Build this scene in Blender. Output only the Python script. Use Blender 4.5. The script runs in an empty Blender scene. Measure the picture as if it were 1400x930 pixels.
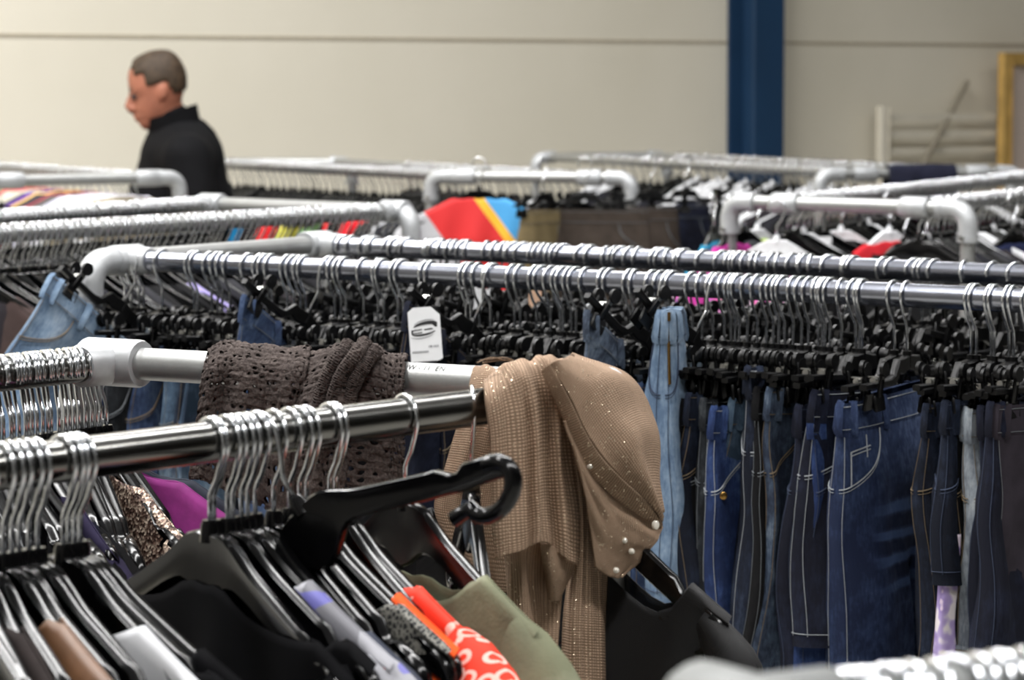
import bpy, bmesh, math, random
from mathutils import Vector, Matrix, Euler, noise
from math import sin, cos, pi, radians, sqrt, atan2, exp

SC = bpy.context.scene
COL = SC.collection
R = random.Random(7)

# ------------------------------------------------------------------ camera frame
F = 4300.0                     # focal length in pixels of the 1400x930 frame
RH = 1.35                      # height of every clothes rail (axis)
CZ = RH + 0.293                # camera height
RR = 0.01685                   # rail radius (33.7 mm pipe)
TH = math.atan((465 - 108) / F)
CAM = Vector((0, 0, CZ))

def ray(px, py):
    cx = (px - 700) / F
    cy = (465 - py) / F
    return Vector((cx, cos(TH) + cy * sin(TH), -sin(TH) + cy * cos(TH)))

def onz(px, py, z=RH):
    d = ray(px, py)
    return CAM + d * ((z - CZ) / d.z)

def aty(px, py, Y):
    d = ray(px, py)
    return CAM + d * (Y / d.y)

def onplane(px, py, p0, n, off=0.0):
    d = ray(px, py)
    t = ((p0 - CAM).dot(n) + off) / d.dot(n)
    return CAM + d * t

def proj(p):
    q = p - CAM
    zc = q.y * cos(TH) - q.z * sin(TH)
    yc = q.y * sin(TH) + q.z * cos(TH)
    return 700 + F * q.x / zc, 465 - F * yc / zc

def srgb(r, g, b):
    def f(c):
        c /= 255.0
        return c / 12.92 if c <= 0.04045 else ((c + 0.055) / 1.055) ** 2.4
    return (f(r), f(g), f(b), 1.0)

# ------------------------------------------------------------------ object helpers
KIDS = {}

def link(o, parent=None):
    COL.objects.link(o)
    if parent is not None:
        o.parent = parent
        KIDS.setdefault(parent.name, []).append(o)
    return o

def tag(o, label, cat, group=None, kind=None):
    if label: o['label'] = label
    if cat: o['category'] = cat
    if group: o['group'] = group
    if kind: o['kind'] = kind
    return o

def thing(name, label, cat, loc=(0, 0, 0), rot=(0, 0, 0), group=None):
    o = bpy.data.objects.new(name, None)
    o.empty_display_size = 0.05
    o.location = loc
    o.rotation_euler = rot
    link(o)
    return tag(o, label, cat, group)

def dup(o, parent=None, mats=None):
    c = o.copy()
    link(c, parent)
    for ch in list(KIDS.get(o.name, [])):
        dup(ch, c)
    return c

class MB:
    def __init__(s):
        s.v = []; s.f = []; s.uv = None; s.sharp = []
    def add(s, verts, faces):
        b = len(s.v)
        s.v.extend(Vector(p) for p in verts)
        s.f.extend(tuple(b + i for i in f) for f in faces)
    def loft(s, rings, closed=True, cap=True):
        n = len(rings[0]); V = []; Fc = []
        for r in rings: V.extend(r)
        m = n if closed else n - 1
        for i in range(len(rings) - 1):
            for j in range(m):
                a = i * n + j; b = i * n + (j + 1) % n
                Fc.append((a, b, b + n, a + n))
        if cap and closed:
            Fc.append(tuple(range(n))[::-1])
            Fc.append(tuple((len(rings) - 1) * n + j for j in range(n)))
        s.add(V, Fc)
    def tube(s, path, r, n=8, cap=True, flat=1.0, up=None):
        path = [Vector(p) for p in path]
        rings = []; nrm = None
        for i, p in enumerate(path):
            if i == 0: t = path[1] - path[0]
            elif i == len(path) - 1: t = path[-1] - path[-2]
            else: t = (path[i + 1] - path[i]).normalized() + (path[i] - path[i - 1]).normalized()
            if t.length < 1e-9: t = Vector((0, 0, 1))
            t.normalize()
            if nrm is None:
                a = Vector(up) if up else (Vector((0, 0, 1)) if abs(t.z) < 0.9 else Vector((1, 0, 0)))
                nrm = (a - t * a.dot(t)).normalized()
            else:
                nrm = (nrm - t * nrm.dot(t)).normalized()
            bi = t.cross(nrm)
            rad = r[i] if isinstance(r, (list, tuple)) else r
            rings.append([p + nrm * (cos(2 * pi * k / n) * rad * flat) + bi * (sin(2 * pi * k / n) * rad) for k in range(n)])
        s.loft(rings, True, cap)
    def box(s, c, d, rot=None, bev=0.0):
        c = Vector(c); x, y, z = d[0] / 2, d[1] / 2, d[2] / 2
        if bev <= 0:
            P = [Vector((sx * x, sy * y, sz * z)) for sz in (-1, 1) for sx, sy in ((-1, -1), (1, -1), (1, 1), (-1, 1))]
            Fc = [(3, 2, 1, 0), (4, 5, 6, 7), (0, 1, 5, 4), (1, 2, 6, 5), (2, 3, 7, 6), (3, 0, 4, 7)]
        else:
            P = []; Fc = []
            b = min(bev, x * .95, y * .95, z * .95)
            rings = []
            for zz, k in ((-z, 1), (-z + b, 0), (z - b, 0), (z, 1)):
                xx = x - b * k; yy = y - b * k
                ring = []
                for sx, sy in ((-1, -1), (1, -1), (1, 1), (-1, 1)):
                    pa = Vector((sx * xx, sy * (yy - b * (1 - k) * 1.0), zz)); pb = Vector((sx * (xx - b * (1 - k)), sy * yy, zz))
                    ring += [pa, pb] if sx * sy < 0 else [pb, pa]
                rings.append(ring[:])
            n = 8
            for r_ in rings: P.extend(r_)
            for i in range(3):
                for j in range(n):
                    a = i * n + j; q = i * n + (j + 1) % n
                    Fc.append((a, q, q + n, a + n))
            Fc.append(tuple(range(n))[::-1]); Fc.append(tuple(3 * n + j for j in range(n)))
        if rot is not None: P = [rot @ p for p in P]
        s.add([c + p for p in P], Fc)
    def sphere(s, c, r, n=12, m=8, sc=(1, 1, 1)):
        c = Vector(c); V = []; Fc = []
        for i in range(m + 1):
            a = pi * i / m
            for j in range(n):
                b = 2 * pi * j / n
                V.append(c + Vector((sin(a) * cos(b) * r * sc[0], sin(a) * sin(b) * r * sc[1], cos(a) * r * sc[2])))
        for i in range(m):
            for j in range(n):
                a = i * n + j; b = i * n + (j + 1) % n
                Fc.append((a, a + n, b + n, b))
        s.add(V, Fc)
    def mesh(s, name, smooth=True, weld=0.0, angle=None):
        me = bpy.data.meshes.new(name)
        me.from_pydata(s.v, [], s.f)
        bm = bmesh.new(); bm.from_mesh(me)
        if weld: bmesh.ops.remove_doubles(bm, verts=bm.verts, dist=weld)
        bmesh.ops.recalc_face_normals(bm, faces=bm.faces)
        for f in bm.faces: f.smooth = smooth
        if smooth and angle:
            for e in bm.edges:
                if len(e.link_faces) == 2 and e.calc_face_angle(0) > radians(angle): e.smooth = False
        bm.to_mesh(me); bm.free()
        return me
    def build(s, name, mat, parent=None, smooth=True, weld=0.0, angle=40):
        me = s.mesh(name, smooth, weld, angle)
        if mat: me.materials.append(mat)
        return link(bpy.data.objects.new(name, me), parent)

def mesh_obj(name, me, mat, parent=None):
    if mat and not me.materials: me.materials.append(mat)
    return link(bpy.data.objects.new(name, me), parent)

def catmull(P, t):
    n = len(P) - 1
    x = min(max(t, 0), 1) * n
    i = min(int(x), n - 1); f = x - i
    p0 = P[max(i - 1, 0)]; p1 = P[i]; p2 = P[i + 1]; p3 = P[min(i + 2, n)]
    return 0.5 * ((2 * p1) + (p2 - p0) * f + (2 * p0 - 5 * p1 + 4 * p2 - p3) * f * f + (3 * p1 - p0 - 3 * p2 + p3) * f ** 3)

def patch(grid, nu, nv, fn=None):
    """Smooth sheet through a grid of points (rows x columns): returns verts, faces, uvs."""
    V = []; UV = []
    for i in range(nv + 1):
        v = i / nv
        row = [catmull([g[c] for g in grid], v) for c in range(len(grid[0]))]
        for j in range(nu + 1):
            u = j / nu
            p = catmull(row, u)
            V.append(p); UV.append((u, v))
    if fn:
        n1 = nu + 1; out = []
        for i in range(nv + 1):
            for j in range(n1):
                a = V[i * n1 + min(j + 1, nu)] - V[i * n1 + max(j - 1, 0)]
                b = V[min(i + 1, nv) * n1 + j] - V[max(i - 1, 0) * n1 + j]
                nn = a.cross(b)
                if nn.length > 1e-12: nn.normalize()
                u, v = UV[i * n1 + j]
                out.append(V[i * n1 + j] + nn * fn(u, v, V[i * n1 + j]))
        V = out
    Fc = []
    for i in range(nv):
        for j in range(nu):
            a = i * (nu + 1) + j
            Fc.append((a, a + 1, a + nu + 2, a + nu + 1))
    return V, Fc, UV

def sheet_obj(name, V, Fc, UV, uvscale, mat, parent, thick=0.0025, subdiv=0):
    me = bpy.data.meshes.new(name)
    me.from_pydata(V, [], Fc)
    uvl = me.uv_layers.new(name='UVMap')
    for lp in me.loops:
        u, v = UV[lp.vertex_index]
        uvl.data[lp.index].uv = (u * uvscale[0], v * uvscale[1])
    for p in me.polygons: p.use_smooth = True
    me.materials.append(mat)
    o = link(bpy.data.objects.new(name, me), parent)
    if thick:
        m = o.modifiers.new('thickness', 'SOLIDIFY'); m.thickness = thick; m.offset = 0
    return o

# ------------------------------------------------------------------ materials
class NT:
    def __init__(s, name):
        s.m = bpy.data.materials.new(name); s.m.use_nodes = True
        s.t = s.m.node_tree; s.n = s.t.nodes; s.l = s.t.links
        s.b = s.n['Principled BSDF']
        s.tc = s.n.new('ShaderNodeTexCoord')
    def node(s, typ, ins=None, **kw):
        n = s.n.new(typ)
        for k, v in kw.items(): setattr(n, k, v)
        if ins:
            for k, v in ins.items():
                if hasattr(v, 'is_linked') or isinstance(v, bpy.types.NodeSocket): s.l.new(v, n.inputs[k])
                else: n.inputs[k].default_value = v
        return n
    def mapping(s, scale=(1, 1, 1), src='Object', rot=(0, 0, 0), loc=(0, 0, 0)):
        return s.node('ShaderNodeMapping', {'Vector': s.tc.outputs[src], 'Scale': scale, 'Rotation': rot, 'Location': loc}).outputs[0]
    def noise(s, vec, scale, detail=4, rough=0.55):
        return s.node('ShaderNodeTexNoise', {'Vector': vec, 'Scale': scale, 'Detail': detail, 'Roughness': rough}).outputs['Fac']
    def ramp(s, fac, stops):
        n = s.node('ShaderNodeValToRGB', {'Fac': fac})
        e = n.color_ramp.elements
        while len(e) > 1: e.remove(e[-1])
        e[0].position, e[0].color = stops[0]
        for p, c in stops[1:]:
            x = e.new(p); x.color = c
        return n.outputs['Color']
    def math(s, op, a, b=0.0, c=0.0):
        n = s.node('ShaderNodeMath', operation=op)
        for i, v in enumerate((a, b, c)):
            if isinstance(v, bpy.types.NodeSocket): s.l.new(v, n.inputs[i])
            else: n.inputs[i].default_value = v
        return n.outputs[0]
    def mix(s, fac, a, b, blend='MIX'):
        n = s.node('ShaderNodeMix', data_type='RGBA', blend_type=blend)
        for i, v in ((0, fac), (6, a), (7, b)):
            if isinstance(v, bpy.types.NodeSocket): s.l.new(v, n.inputs[i])
            else: n.inputs[i].default_value = v
        return n.outputs[2]
    def bump(s, h, strength=0.3, dist=0.001, normal=None):
        n = s.node('ShaderNodeBump', {'Height': h, 'Strength': strength, 'Distance': dist})
        if normal is not None: s.l.new(normal, n.inputs['Normal'])
        s.l.new(n.outputs[0], s.b.inputs['Normal'])
        return n.outputs[0]
    def set(s, **kw):
        for k, v in kw.items():
            k = {'color': 'Base Color', 'rough': 'Roughness', 'metal': 'Metallic', 'spec': 'Specular IOR Level', 'alpha': 'Alpha',
                 'sheen': 'Sheen Weight', 'coat': 'Coat Weight'}[k]
            if isinstance(v, bpy.types.NodeSocket): s.l.new(v, s.b.inputs[k])
            else: s.b.inputs[k].default_value = v
        return s

def simple(name, col, rough=0.5, metal=0.0, spec=0.5, vary=0.06, scale=40, bump=0.0, bscale=200, bdist=0.0005):
    t = NT(name); vec = t.mapping()
    nz = t.noise(vec, scale)
    dark = tuple(c * (1 - vary * 2) for c in col[:3]) + (1,)
    lite = tuple(min(1, c * (1 + vary * 2)) for c in col[:3]) + (1,)
    t.set(color=t.ramp(nz, [(0.3, dark), (0.7, lite)]), rough=rough, metal=metal, spec=spec)
    if bump: t.bump(t.noise(vec, bscale, 2), bump, bdist)
    return t.m

def metal_pipe(name, col, rough, streak=0.08, metal=1.0):
    t = NT(name)
    a = t.noise(t.mapping((3, 3, 3)), 6, 6)
    b = t.noise(t.mapping((40, 40, 40)), 8, 3)
    m = t.math('ADD', t.math('MULTIPLY', a, 0.7), t.math('MULTIPLY', b, 0.3))
    t.set(color=t.ramp(m, [(0.3, tuple(c * (1 - streak * 2) for c in col[:3]) + (1,)), (0.7, col)]), metal=metal,
          rough=t.math('ADD', rough - 0.05, t.math('MULTIPLY', m, 0.1)))
    t.bump(b, 0.08, 0.0004)
    return t.m

M = {}
M['chrome_rail'] = metal_pipe('polished_steel', srgb(160, 163, 174), 0.24)
M['front_rail'] = metal_pipe('brushed_steel', srgb(132, 131, 128), 0.2)
M['galv'] = metal_pipe('galvanised_pipe', srgb(168, 169, 168), 0.42, 0.1, 0.7)
M['worn'] = simple('weathered_grey_pipe', srgb(112, 114, 113), 0.5, 0.2, 0.4, 0.05, 40)  # close rack's grey, darkened in the colour against its bright top light
M['cast'] = simple('cast_fitting', srgb(172, 174, 176), 0.42, 0.35, 0.5, 0.04, 60, 0.15, 400)
M['wire'] = simple('hook_wire', srgb(225, 228, 232), 0.18, 1.0, 0.5, 0.03)
M['black_plastic'] = simple('black_plastic', srgb(6, 6, 7), 0.17, 0, 0.36, 0.1, 30, 0.04, 60)
M['black_matt'] = simple('matt_black_plastic', srgb(8, 8, 9), 0.36, 0, 0.3, 0.1, 30)
M['white_plastic'] = simple('white_plastic', srgb(226, 227, 230), 0.35)
M['grey_plastic'] = simple('grey_plastic', srgb(128, 130, 132), 0.4)
M['screw'] = simple('zinc_screw', srgb(190, 190, 186), 0.3, 1.0)
M['ink'] = simple('faded_ink', srgb(62, 62, 62), 0.8, 0, .1)
M['white_paper'] = simple('white_paper', srgb(225, 226, 228), 0.7, vary=0.02)
M['black_ink'] = simple('black_ink', srgb(40, 40, 42), 0.7)
M['grey_ink'] = simple('grey_ink', srgb(135, 136, 140), 0.7)
# ------------------------------------------------------------------ the room
def wallmat():
    t = NT('painted_wall_panel')
    nz = t.noise(t.mapping((1, 1, 1)), 1.2, 3)
    t.set(color=t.ramp(nz, [(0.3, srgb(217, 211, 194)), (0.7, srgb(224, 218, 202))]), rough=0.62, spec=0.3)
    return t.m
M['wall'] = wallmat()
M['wall_grey'] = simple('grey_wall_panel', srgb(104, 102, 98), .7, 0, .3, .03, 2)
M['seam'] = simple('panel_joint', srgb(172, 162, 142), 0.7)
M['blue_paint'] = simple('blue_paint', srgb(29, 58, 88), 0.5, 0, 0.4, 0.05, 3)
M['concrete'] = simple('concrete_floor', srgb(150, 148, 142), 0.55, 0, 0.4, 0.08, 2)
M['ceiling'] = simple('ceiling_sheet', srgb(150, 152, 154), 0.7, 0, 0.3, 0.03, 2)

def struct(name, mb, mat, smooth=False):
    o = mb.build(name, mat, None, smooth)
    o['kind'] = 'structure'
    return o

WA = aty(0, 48, 11.9); WB = aty(1400, 62, 15.5)
WD = (WB - WA); WD.z = 0; WD.normalize()
WN = Vector((WD.y, -WD.x, 0))                       # towards the room
W0 = Vector((WA.x, WA.y, 0)) - WD * 8; W1 = Vector((WB.x, WB.y, 0)) + WD * 9
HC = 5.6
def quad_box(mb, a, b, n, thick, z0, z1):
    # slab whose front face runs a->b, body behind it
    a = Vector(a); b = Vector(b)
    P = [a - n * thick, b - n * thick, b, a]
    mb.add([Vector((p.x, p.y, z0)) for p in P] + [Vector((p.x, p.y, z1)) for p in P],
           [(3, 2, 1, 0), (4, 5, 6, 7), (0, 1, 5, 4), (1, 2, 6, 5), (2, 3, 7, 6), (3, 0, 4, 7)])
mb = MB(); quad_box(mb, W0, W1, WN, 0.2, 0, HC); struct('wall_back', mb, M['wall'])
BL = W0 + WN * 20; BR = W1 + WN * 20
mb = MB(); quad_box(mb, BL, W0, WD, 0.2, 0, HC); struct('wall_left', mb, M['wall_grey'])
mb = MB(); quad_box(mb, W1, BR, -WD, 0.2, 0, HC); struct('wall_right', mb, M['wall_grey'])
mb = MB(); quad_box(mb, BR, BL, -WN, 0.2, 0, HC); struct('wall_front', mb, M['wall_grey'])
c0 = [W0 - WD * .2 - WN * .2, W1 + WD * .2 - WN * .2, BR + WD * .2 + WN * .2, BL - WD * .2 + WN * .2]
def slab(z0, z1):
    mb = MB(); mb.add([Vector((p.x, p.y, z0)) for p in c0] + [Vector((p.x, p.y, z1)) for p in c0],
                      [(3, 2, 1, 0), (4, 5, 6, 7), (0, 1, 5, 4), (1, 2, 6, 5), (2, 3, 7, 6), (3, 0, 4, 7)])
    return mb
struct('floor', slab(-0.2, 0), M['concrete'])
struct('ceiling', slab(HC, HC + 0.2), M['ceiling'])
# horizontal panel joint
ZJ = (WA.z + WB.z) / 2
zj2 = onplane(1380, 62, Vector((WA.x, WA.y, 0)), WN).z
mb = MB(); mb.box((0, 0, 0), (0.02, 0.014, 0.012)); 
mb = MB()
quad_box(mb, W0 + WN * .004, W1 + WN * .004, WN, 0.01, WA.z - .006, WA.z + .006)
struct('trim_1', mb, M['seam'])
# steel column, an H section standing against the wall
def wall_at(px):
    return onplane(px, 150, Vector((WA.x, WA.y, 0)), WN)
ca, cb = wall_at(988), wall_at(1036)
cc = (ca + cb) / 2; cc = Vector((cc.x, cc.y, 0)) + WN * 0.10
cw = 0.165
mb = MB()
for (u0, u1, w0, w1) in ((-.09, .09, -.09, -.076), (-.09, .09, .076, .09), (-.006, .006, -.076, .076)):
    q = [cc + WD * a + WN * b for a, b in ((u0, w0), (u1, w0), (u1, w1), (u0, w1))]
    mb.add([Vector((p.x, p.y, 0)) for p in q] + [Vector((p.x, p.y, HC)) for p in q],
           [(3, 2, 1, 0), (4, 5, 6, 7), (0, 1, 5, 4), (1, 2, 6, 5), (2, 3, 7, 6), (3, 0, 4, 7)])
struct('column', mb, M['blue_paint'])

# ------------------------------------------------------------------ racks
def arc_pts(a, c, b, n=8):
    """Quarter bend from a via corner c to b."""
    out = []
    for i in range(n + 1):
        t = i / n
        out.append(a * (1 - t) ** 2 + c * (2 * t * (1 - t)) + b * t * t)
    return out

UP = Vector((0, 0, 1))
def make_rack(label, tees, rails, ext=(0.06, 0.06), mats=('galv', 'galv'), group=None, far=True, corner=False, cast='cast', sleeves=True, screws=True, legs=(1, 1), name='clothes_rack', far_ext=.06):
    """tees: the two points on the end pipe; rails: for each tee the far end of its long rail (or None)."""
    T1, T2 = tees
    e = (T2 - T1).normalized()
    base = (T1 + T2) / 2
    root = thing(name, label, 'clothes rack', (base.x, base.y, 0), group=group)
    off = Vector((base.x, base.y, 0))
    def frame(P1, P2, x1, x2, l1, l2):
        d = (P2 - P1).normalized()
        A = P1 - d * x1; B = P2 + d * x2
        rb = 0.045
        mb = MB(); mb.tube([A + d * rb - off, B - d * rb - off], RR, 20); mb.build('end_pipe', M[mats[0]], root)
        for C, dd, on in ((A, d, l1), (B, -d, l2)):
            if not on: continue
            mb = MB()
            pts = [C + dd * (rb + .03)] + arc_pts(C + dd * rb, C, C - UP * rb) + [C - UP * (rb + .03)]
            mb.tube([p - off for p in pts], 0.0225, 20)
            for q, ax in ((C + dd * (rb + .024), dd), (C - UP * (rb + .024), UP)):
                mb.tube([q - ax * .007 - off, q + ax * .007 - off], 0.0245, 20)
            el = mb.build('elbow_fitting', M[cast], root)
            if screws:
                mb = MB()
                side = d.cross(UP) if d.cross(UP).y < 0 else -d.cross(UP)
                mb.tube([C - UP * (rb + .02) + side * .02 - off, C - UP * (rb + .02) + side * .032 - off], 0.006, 10)
                mb.build('screw', M['screw'], el)
            mb = MB(); foot = Vector((C.x, C.y, 0))
            mb.tube([C - UP * (rb + .02) - off, foot + UP * .02 - off], RR, 16)
            lg = mb.build('leg', M[mats[0]], root)
            mb = MB(); mb.tube([foot - off, foot + UP * .006 - off, foot + UP * .03 - off], [.026, .026, .022], 16)
            mb.build('foot_cap', M['black_matt'], lg)
    frame(T1, T2, ext[0], ext[1], *legs)
    ends = []
    for ti, (T, E) in enumerate(zip(tees, rails)):
        if E is None: ends.append(None); continue
        r = (E - T).normalized()
        mb = MB(); mb.tube([T - off, E - off], RR, 28); mb.build('rail', M[mats[1]], root)
        mb = MB()
        if not (corner and ti == 1): mb.tube([T - e * .036 - off, T - e * .033 - off, T + e * .033 - off, T + e * .036 - off], [.0235, .025, .025, .0235], 20)
        mb.tube([T - off, T + r * .05 - off, T + r * .054 - off], [.0225, .0225, .0205], 20)
        tf = mb.build('tee_fitting', M[cast], root)
        ends.append(E)
    if far and all(x is not None for x in ends):
        frame(ends[0], ends[1], far_ext, far_ext, 1, 1)
    return root

def along(T, P, L):
    d = P - T; d.z = 0
    return T + d.normalized() * L

# front rack (R1)
Q = onz(833, 534); P = onz(156, 495.5)
r1f_dir = (onz(0, 641) - Q).normalized()
r1b_dir = (onz(0, 513) - P).normalized()
R1F = (Q, Q + r1f_dir * 1.75); R1B = (P, P + r1b_dir * 1.7)
rack1 = make_rack('front clothes rack of grey pipe with the beige sweater draped over its corner', (P, Q), (R1B[1], R1F[1]), ext=(0.045, 0.004), mats=('galv', 'front_rail'), far=True, corner=True)
# jeans rack (R2)
A2 = onz(172, 355.5); B2 = onz(432, 335)
R2F = (A2, along(A2, onz(1400, 411), 2.5)); R2B = (B2, along(B2, onz(1400, 377), 2.35))
rack2 = make_rack('long shiny clothes rack carrying the rows of jeans', (A2, B2), (R2F[1], R2B[1]), ext=(0.095, 0.06), mats=('galv', 'chrome_rail'))
# rack behind on the left (R3)
A3 = onz(290, 279); B3 = onz(540, 289)
R3B = (A3, along(A3, onz(0, 299), 1.9)); R3F = (B3, along(B3, onz(0, 320), 2.2))
rack3 = make_rack('clothes rack behind the jeans rack with many hooks, below the standing man', (A3, B3), (R3B[1], R3F[1]), ext=(0.05, 0.05), mats=('galv', 'galv'))
# R4
A4 = onz(15, 247); B4 = onz(200, 243.5)
R4B = (A4, along(A4, onz(-190, 232), 1.6)); R4F = (B4, along(B4, onz(0, 229), 1.9))
rack4 = make_rack('clothes rack of white pipe with rounded corner right in front of the man', (A4, B4), (R4B[1], R4F[1]), ext=(0.1, 0.11), mats=('galv', 'galv'))
# R5
A5 = onz(635, 241); B5 = onz(807, 243)
R5B = (A5, along(A5, onz(310, 225), 1.9)); R5F = (B5, along(B5, onz(520, 226), 1.9))
rack5 = make_rack('clothes rack in the middle of the hall beside the red and blue shirt', (A5, B5), (R5B[1], R5F[1]), ext=(0.11, 0.13), mats=('galv', 'galv'))
# R6
A6 = onz(1182, 237.5); B6 = onz(1335, 236)
R6B = (A6, along(A6, onz(815, 218), 2.3)); R6F = (B6, along(B6, onz(900, 214), 2.3))
rack6 = make_rack('distant clothes rack by the blue column with a navy cloth over its pipe', (A6, B6), (R6B[1], R6F[1]), ext=(0.15, 0.15), mats=('galv', 'galv'))
# R7
A7 = onz(1075, 278); B7 = onz(1252, 283.5)
R7B = (A7, along(A7, onz(1400, 243), 2.2)); R7F = (B7, along(B7, onz(1400, 268), 2.2))
rack7 = make_rack('clothes rack with two white elbows and legs behind the right part of the jeans rack', (A7, B7), (R7B[1], R7F[1]), ext=(0.165, 0.14), mats=('galv', 'galv'))
# R8: close to the camera, low right corner
A8 = onz(1012, 992); B8 = onz(1400, 943)
d8 = (B8 - A8).normalized(); n8 = Vector((d8.y, -d8.x, 0))
R8F = (A8, A8 + d8 * 1.2); 
A8b = A8 + n8 * .42
R8B = (A8b, A8b + d8 * 1.2)
rack8 = make_rack('blurred pipe rack with hooks at the bottom right corner very close', (A8b, A8), (R8B[1], R8F[1]), ext=(.05, .03), mats=('worn', 'worn'), cast='worn')

# stamped lettering on the cross pipe of the front rack
def pipe_text(txt, a, b, px, size, up_ang):
    cu = bpy.data.curves.new('txt', 'FONT'); cu.body = txt; cu.size = size
    ob = bpy.data.objects.new('txt', cu); COL.objects.link(ob)
    dg = bpy.context.evaluated_depsgraph_get()
    me = bpy.data.meshes.new_from_object(ob.evaluated_get(dg))
    bpy.data.objects.remove(ob); bpy.data.curves.remove(cu)
    d = (b - a).normalized(); s = d.cross(UP); s = s if s.y < 0 else -s
    best = min((i / 1000 for i in range(1001)), key=lambda t: abs(proj(a.lerp(b, t))[0] - px))
    st = a.lerp(b, best)
    off = Vector(((a.x + b.x) / 2, (a.y + b.y) / 2, 0))
    for v in me.vertices:
        ang = up_ang + v.co.y / RR
        v.co = st + d * v.co.x + (s * cos(ang) + UP * sin(ang)) * (RR + .0003) - off
    return me
me = pipe_text('W - 11  EN', P, Q, 566, 0.0090, radians(40))
mesh_obj('pipe_lettering', me, M['ink'], rack1)

# ------------------------------------------------------------------ hangers
def hook_path(drop=0.064, rad=0.0205, free=200, n=16):
    c = Vector((0, 0, RR + .0022 - rad))
    pts = []
    for i in range(n + 1):
        a = radians(free + (-18 - free) * i / n)
        pts.append(c + Vector((cos(a) * rad, 0, sin(a) * rad)))
    pts += [Vector((rad * .78, 0, -.017)), Vector((.010, 0, -.030)), Vector((.0035, 0, -.0385)), Vector((.0005, 0, -.044)), Vector((0, 0, -drop - .006))]
    return pts

def ztop(x):
    x = abs(x)
    a = 0.0 if x < .012 else -(x - .012) * .40
    return a - .012 * (1 - cos(min(x / .2, 1) * pi)) * .5 * 1.2 + (.006 * exp(-((x - .03) / .02) ** 2))

ZN = -.064
def shoulder_body(half=.205, loop=True, fine=True):
    mb = MB()
    z0 = ZN - .012
    n = 22 if fine else 9
    rings = []
    xs = [-half + 2 * half * i / (2 * n) for i in range(2 * n + 1)]
    for x in xs:
        ax = abs(x); t = ax / half
        zt = z0 + ztop(x)
        h = .024 + .032 * exp(-(ax / .035) ** 2) if ax < .11 else .025 - .004 * (ax - .11) / .1
        if ax < .11: h = max(h, .025)
        if abs(ax - .150) < .009: zt -= .006; h -= .005
        if ax > half - .02:
            k = (ax - (half - .02)) / .02
            zt -= .010 * k * k; h *= (1 - .35 * k * k)
        ty = .0052 * (1 if t < .95 else .8)
        b = .0018
        rings.append([Vector((x, -ty, zt - b)), Vector((x, -ty + b, zt)), Vector((x, ty - b, zt)), Vector((x, ty, zt - b)),
                      Vector((x, ty * .55, zt - h * .5)),
                      Vector((x, ty, zt - h + b)), Vector((x, ty - b, zt - h)), Vector((x, -ty + b, zt - h)), Vector((x, -ty, zt - h + b)),
                      Vector((x, -ty * .55, zt - h * .5))])
    mb.loft(rings)
    # neck boss
    mb.tube([(0, 0, ZN - .018), (0, 0, ZN - .004), (0, 0, ZN)], [.0085, .0075, .006], 12 if fine else 8)
    if loop:
        for s in (-1, 1):
            cx = half - .030; cz = z0 + ztop(half - .03) - .028
            pts = []
            for i in range(17):
                a = radians(70 - 250 * i / 16)
                pts.append((s * (cx + .026 * cos(a)), 0, cz + .018 * sin(a)))
            pts.append((s * (cx - .045), 0, cz + .004))
            mb.tube(pts, .0072, 8)
    return mb

HOOK = MB(); HOOK.tube(hook_path(), .0021, 8); HOOKM = HOOK.mesh('hook')
HOOKT = MB(); HOOKT.tube(hook_path(.078), .0021, 8); HOOKTM = HOOKT.mesh('hook')
HOOKS = MB(); HOOKS.tube(hook_path(n=9), .0022, 5); HOOKSM = HOOKS.mesh('hook')
for m_ in (HOOKM, HOOKTM, HOOKSM): m_.materials.append(M['wire'])
BODYM = shoulder_body().mesh('body', True, 0, 50); BODYM.materials.append(M['black_plastic'])
BODYS = shoulder_body(loop=False, fine=False).mesh('body', True, 0, 50); BODYS.materials.append(M['black_plastic'])
BODYW = shoulder_body(loop=True, fine=False).mesh('body', True, 0, 50); BODYW.materials.append(M['white_plastic'])

def proto_shoulder(fine=True, white=False):
    r = bpy.data.objects.new('clothes_hanger', None); r.empty_display_size = .05
    hk = bpy.data.objects.new('hook', HOOKM if fine else HOOKSM); hk.parent = r
    bd = bpy.data.objects.new('body', (BODYM if fine else BODYS) if not white else BODYW); bd.parent = r
    KIDS[r.name] = [hk, bd]
    return r

# trouser hanger: bar with two clips
ZB = -.108                                     # bar height
def trouser_bar(fine=True):
    mb = MB()
    zt = -.078
    # raised saddle in the middle
    pts = []
    prof = [(-.140, ZB, .008), (-.06, ZB, .010), (-.045, ZB + .004, .014), (-.032, ZB + .024, .020), (-.020, zt - .006, .022), (0, zt - .003, .020),
            (.020, zt - .006, .022), (.032, ZB + .024, .020), (.045, ZB + .004, .014), (.06, ZB, .010), (.140, ZB, .008)]
    rings = []
    for x, z, h in prof:
        ty = .0055; b = .0015
        rings.append([Vector((x, -ty, z - b)), Vector((x, -ty + b, z)), Vector((x, ty - b, z)), Vector((x, ty, z - b)),
                      Vector((x, ty, z - h + b)), Vector((x, ty - b, z - h)), Vector((x, -ty + b, z - h)), Vector((x, -ty, z - h + b))])
    mb.loft(rings)
    mb.tube([(0, 0, zt - .02), (0, 0, zt + .002)], .006, 8)
    return mb
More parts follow.
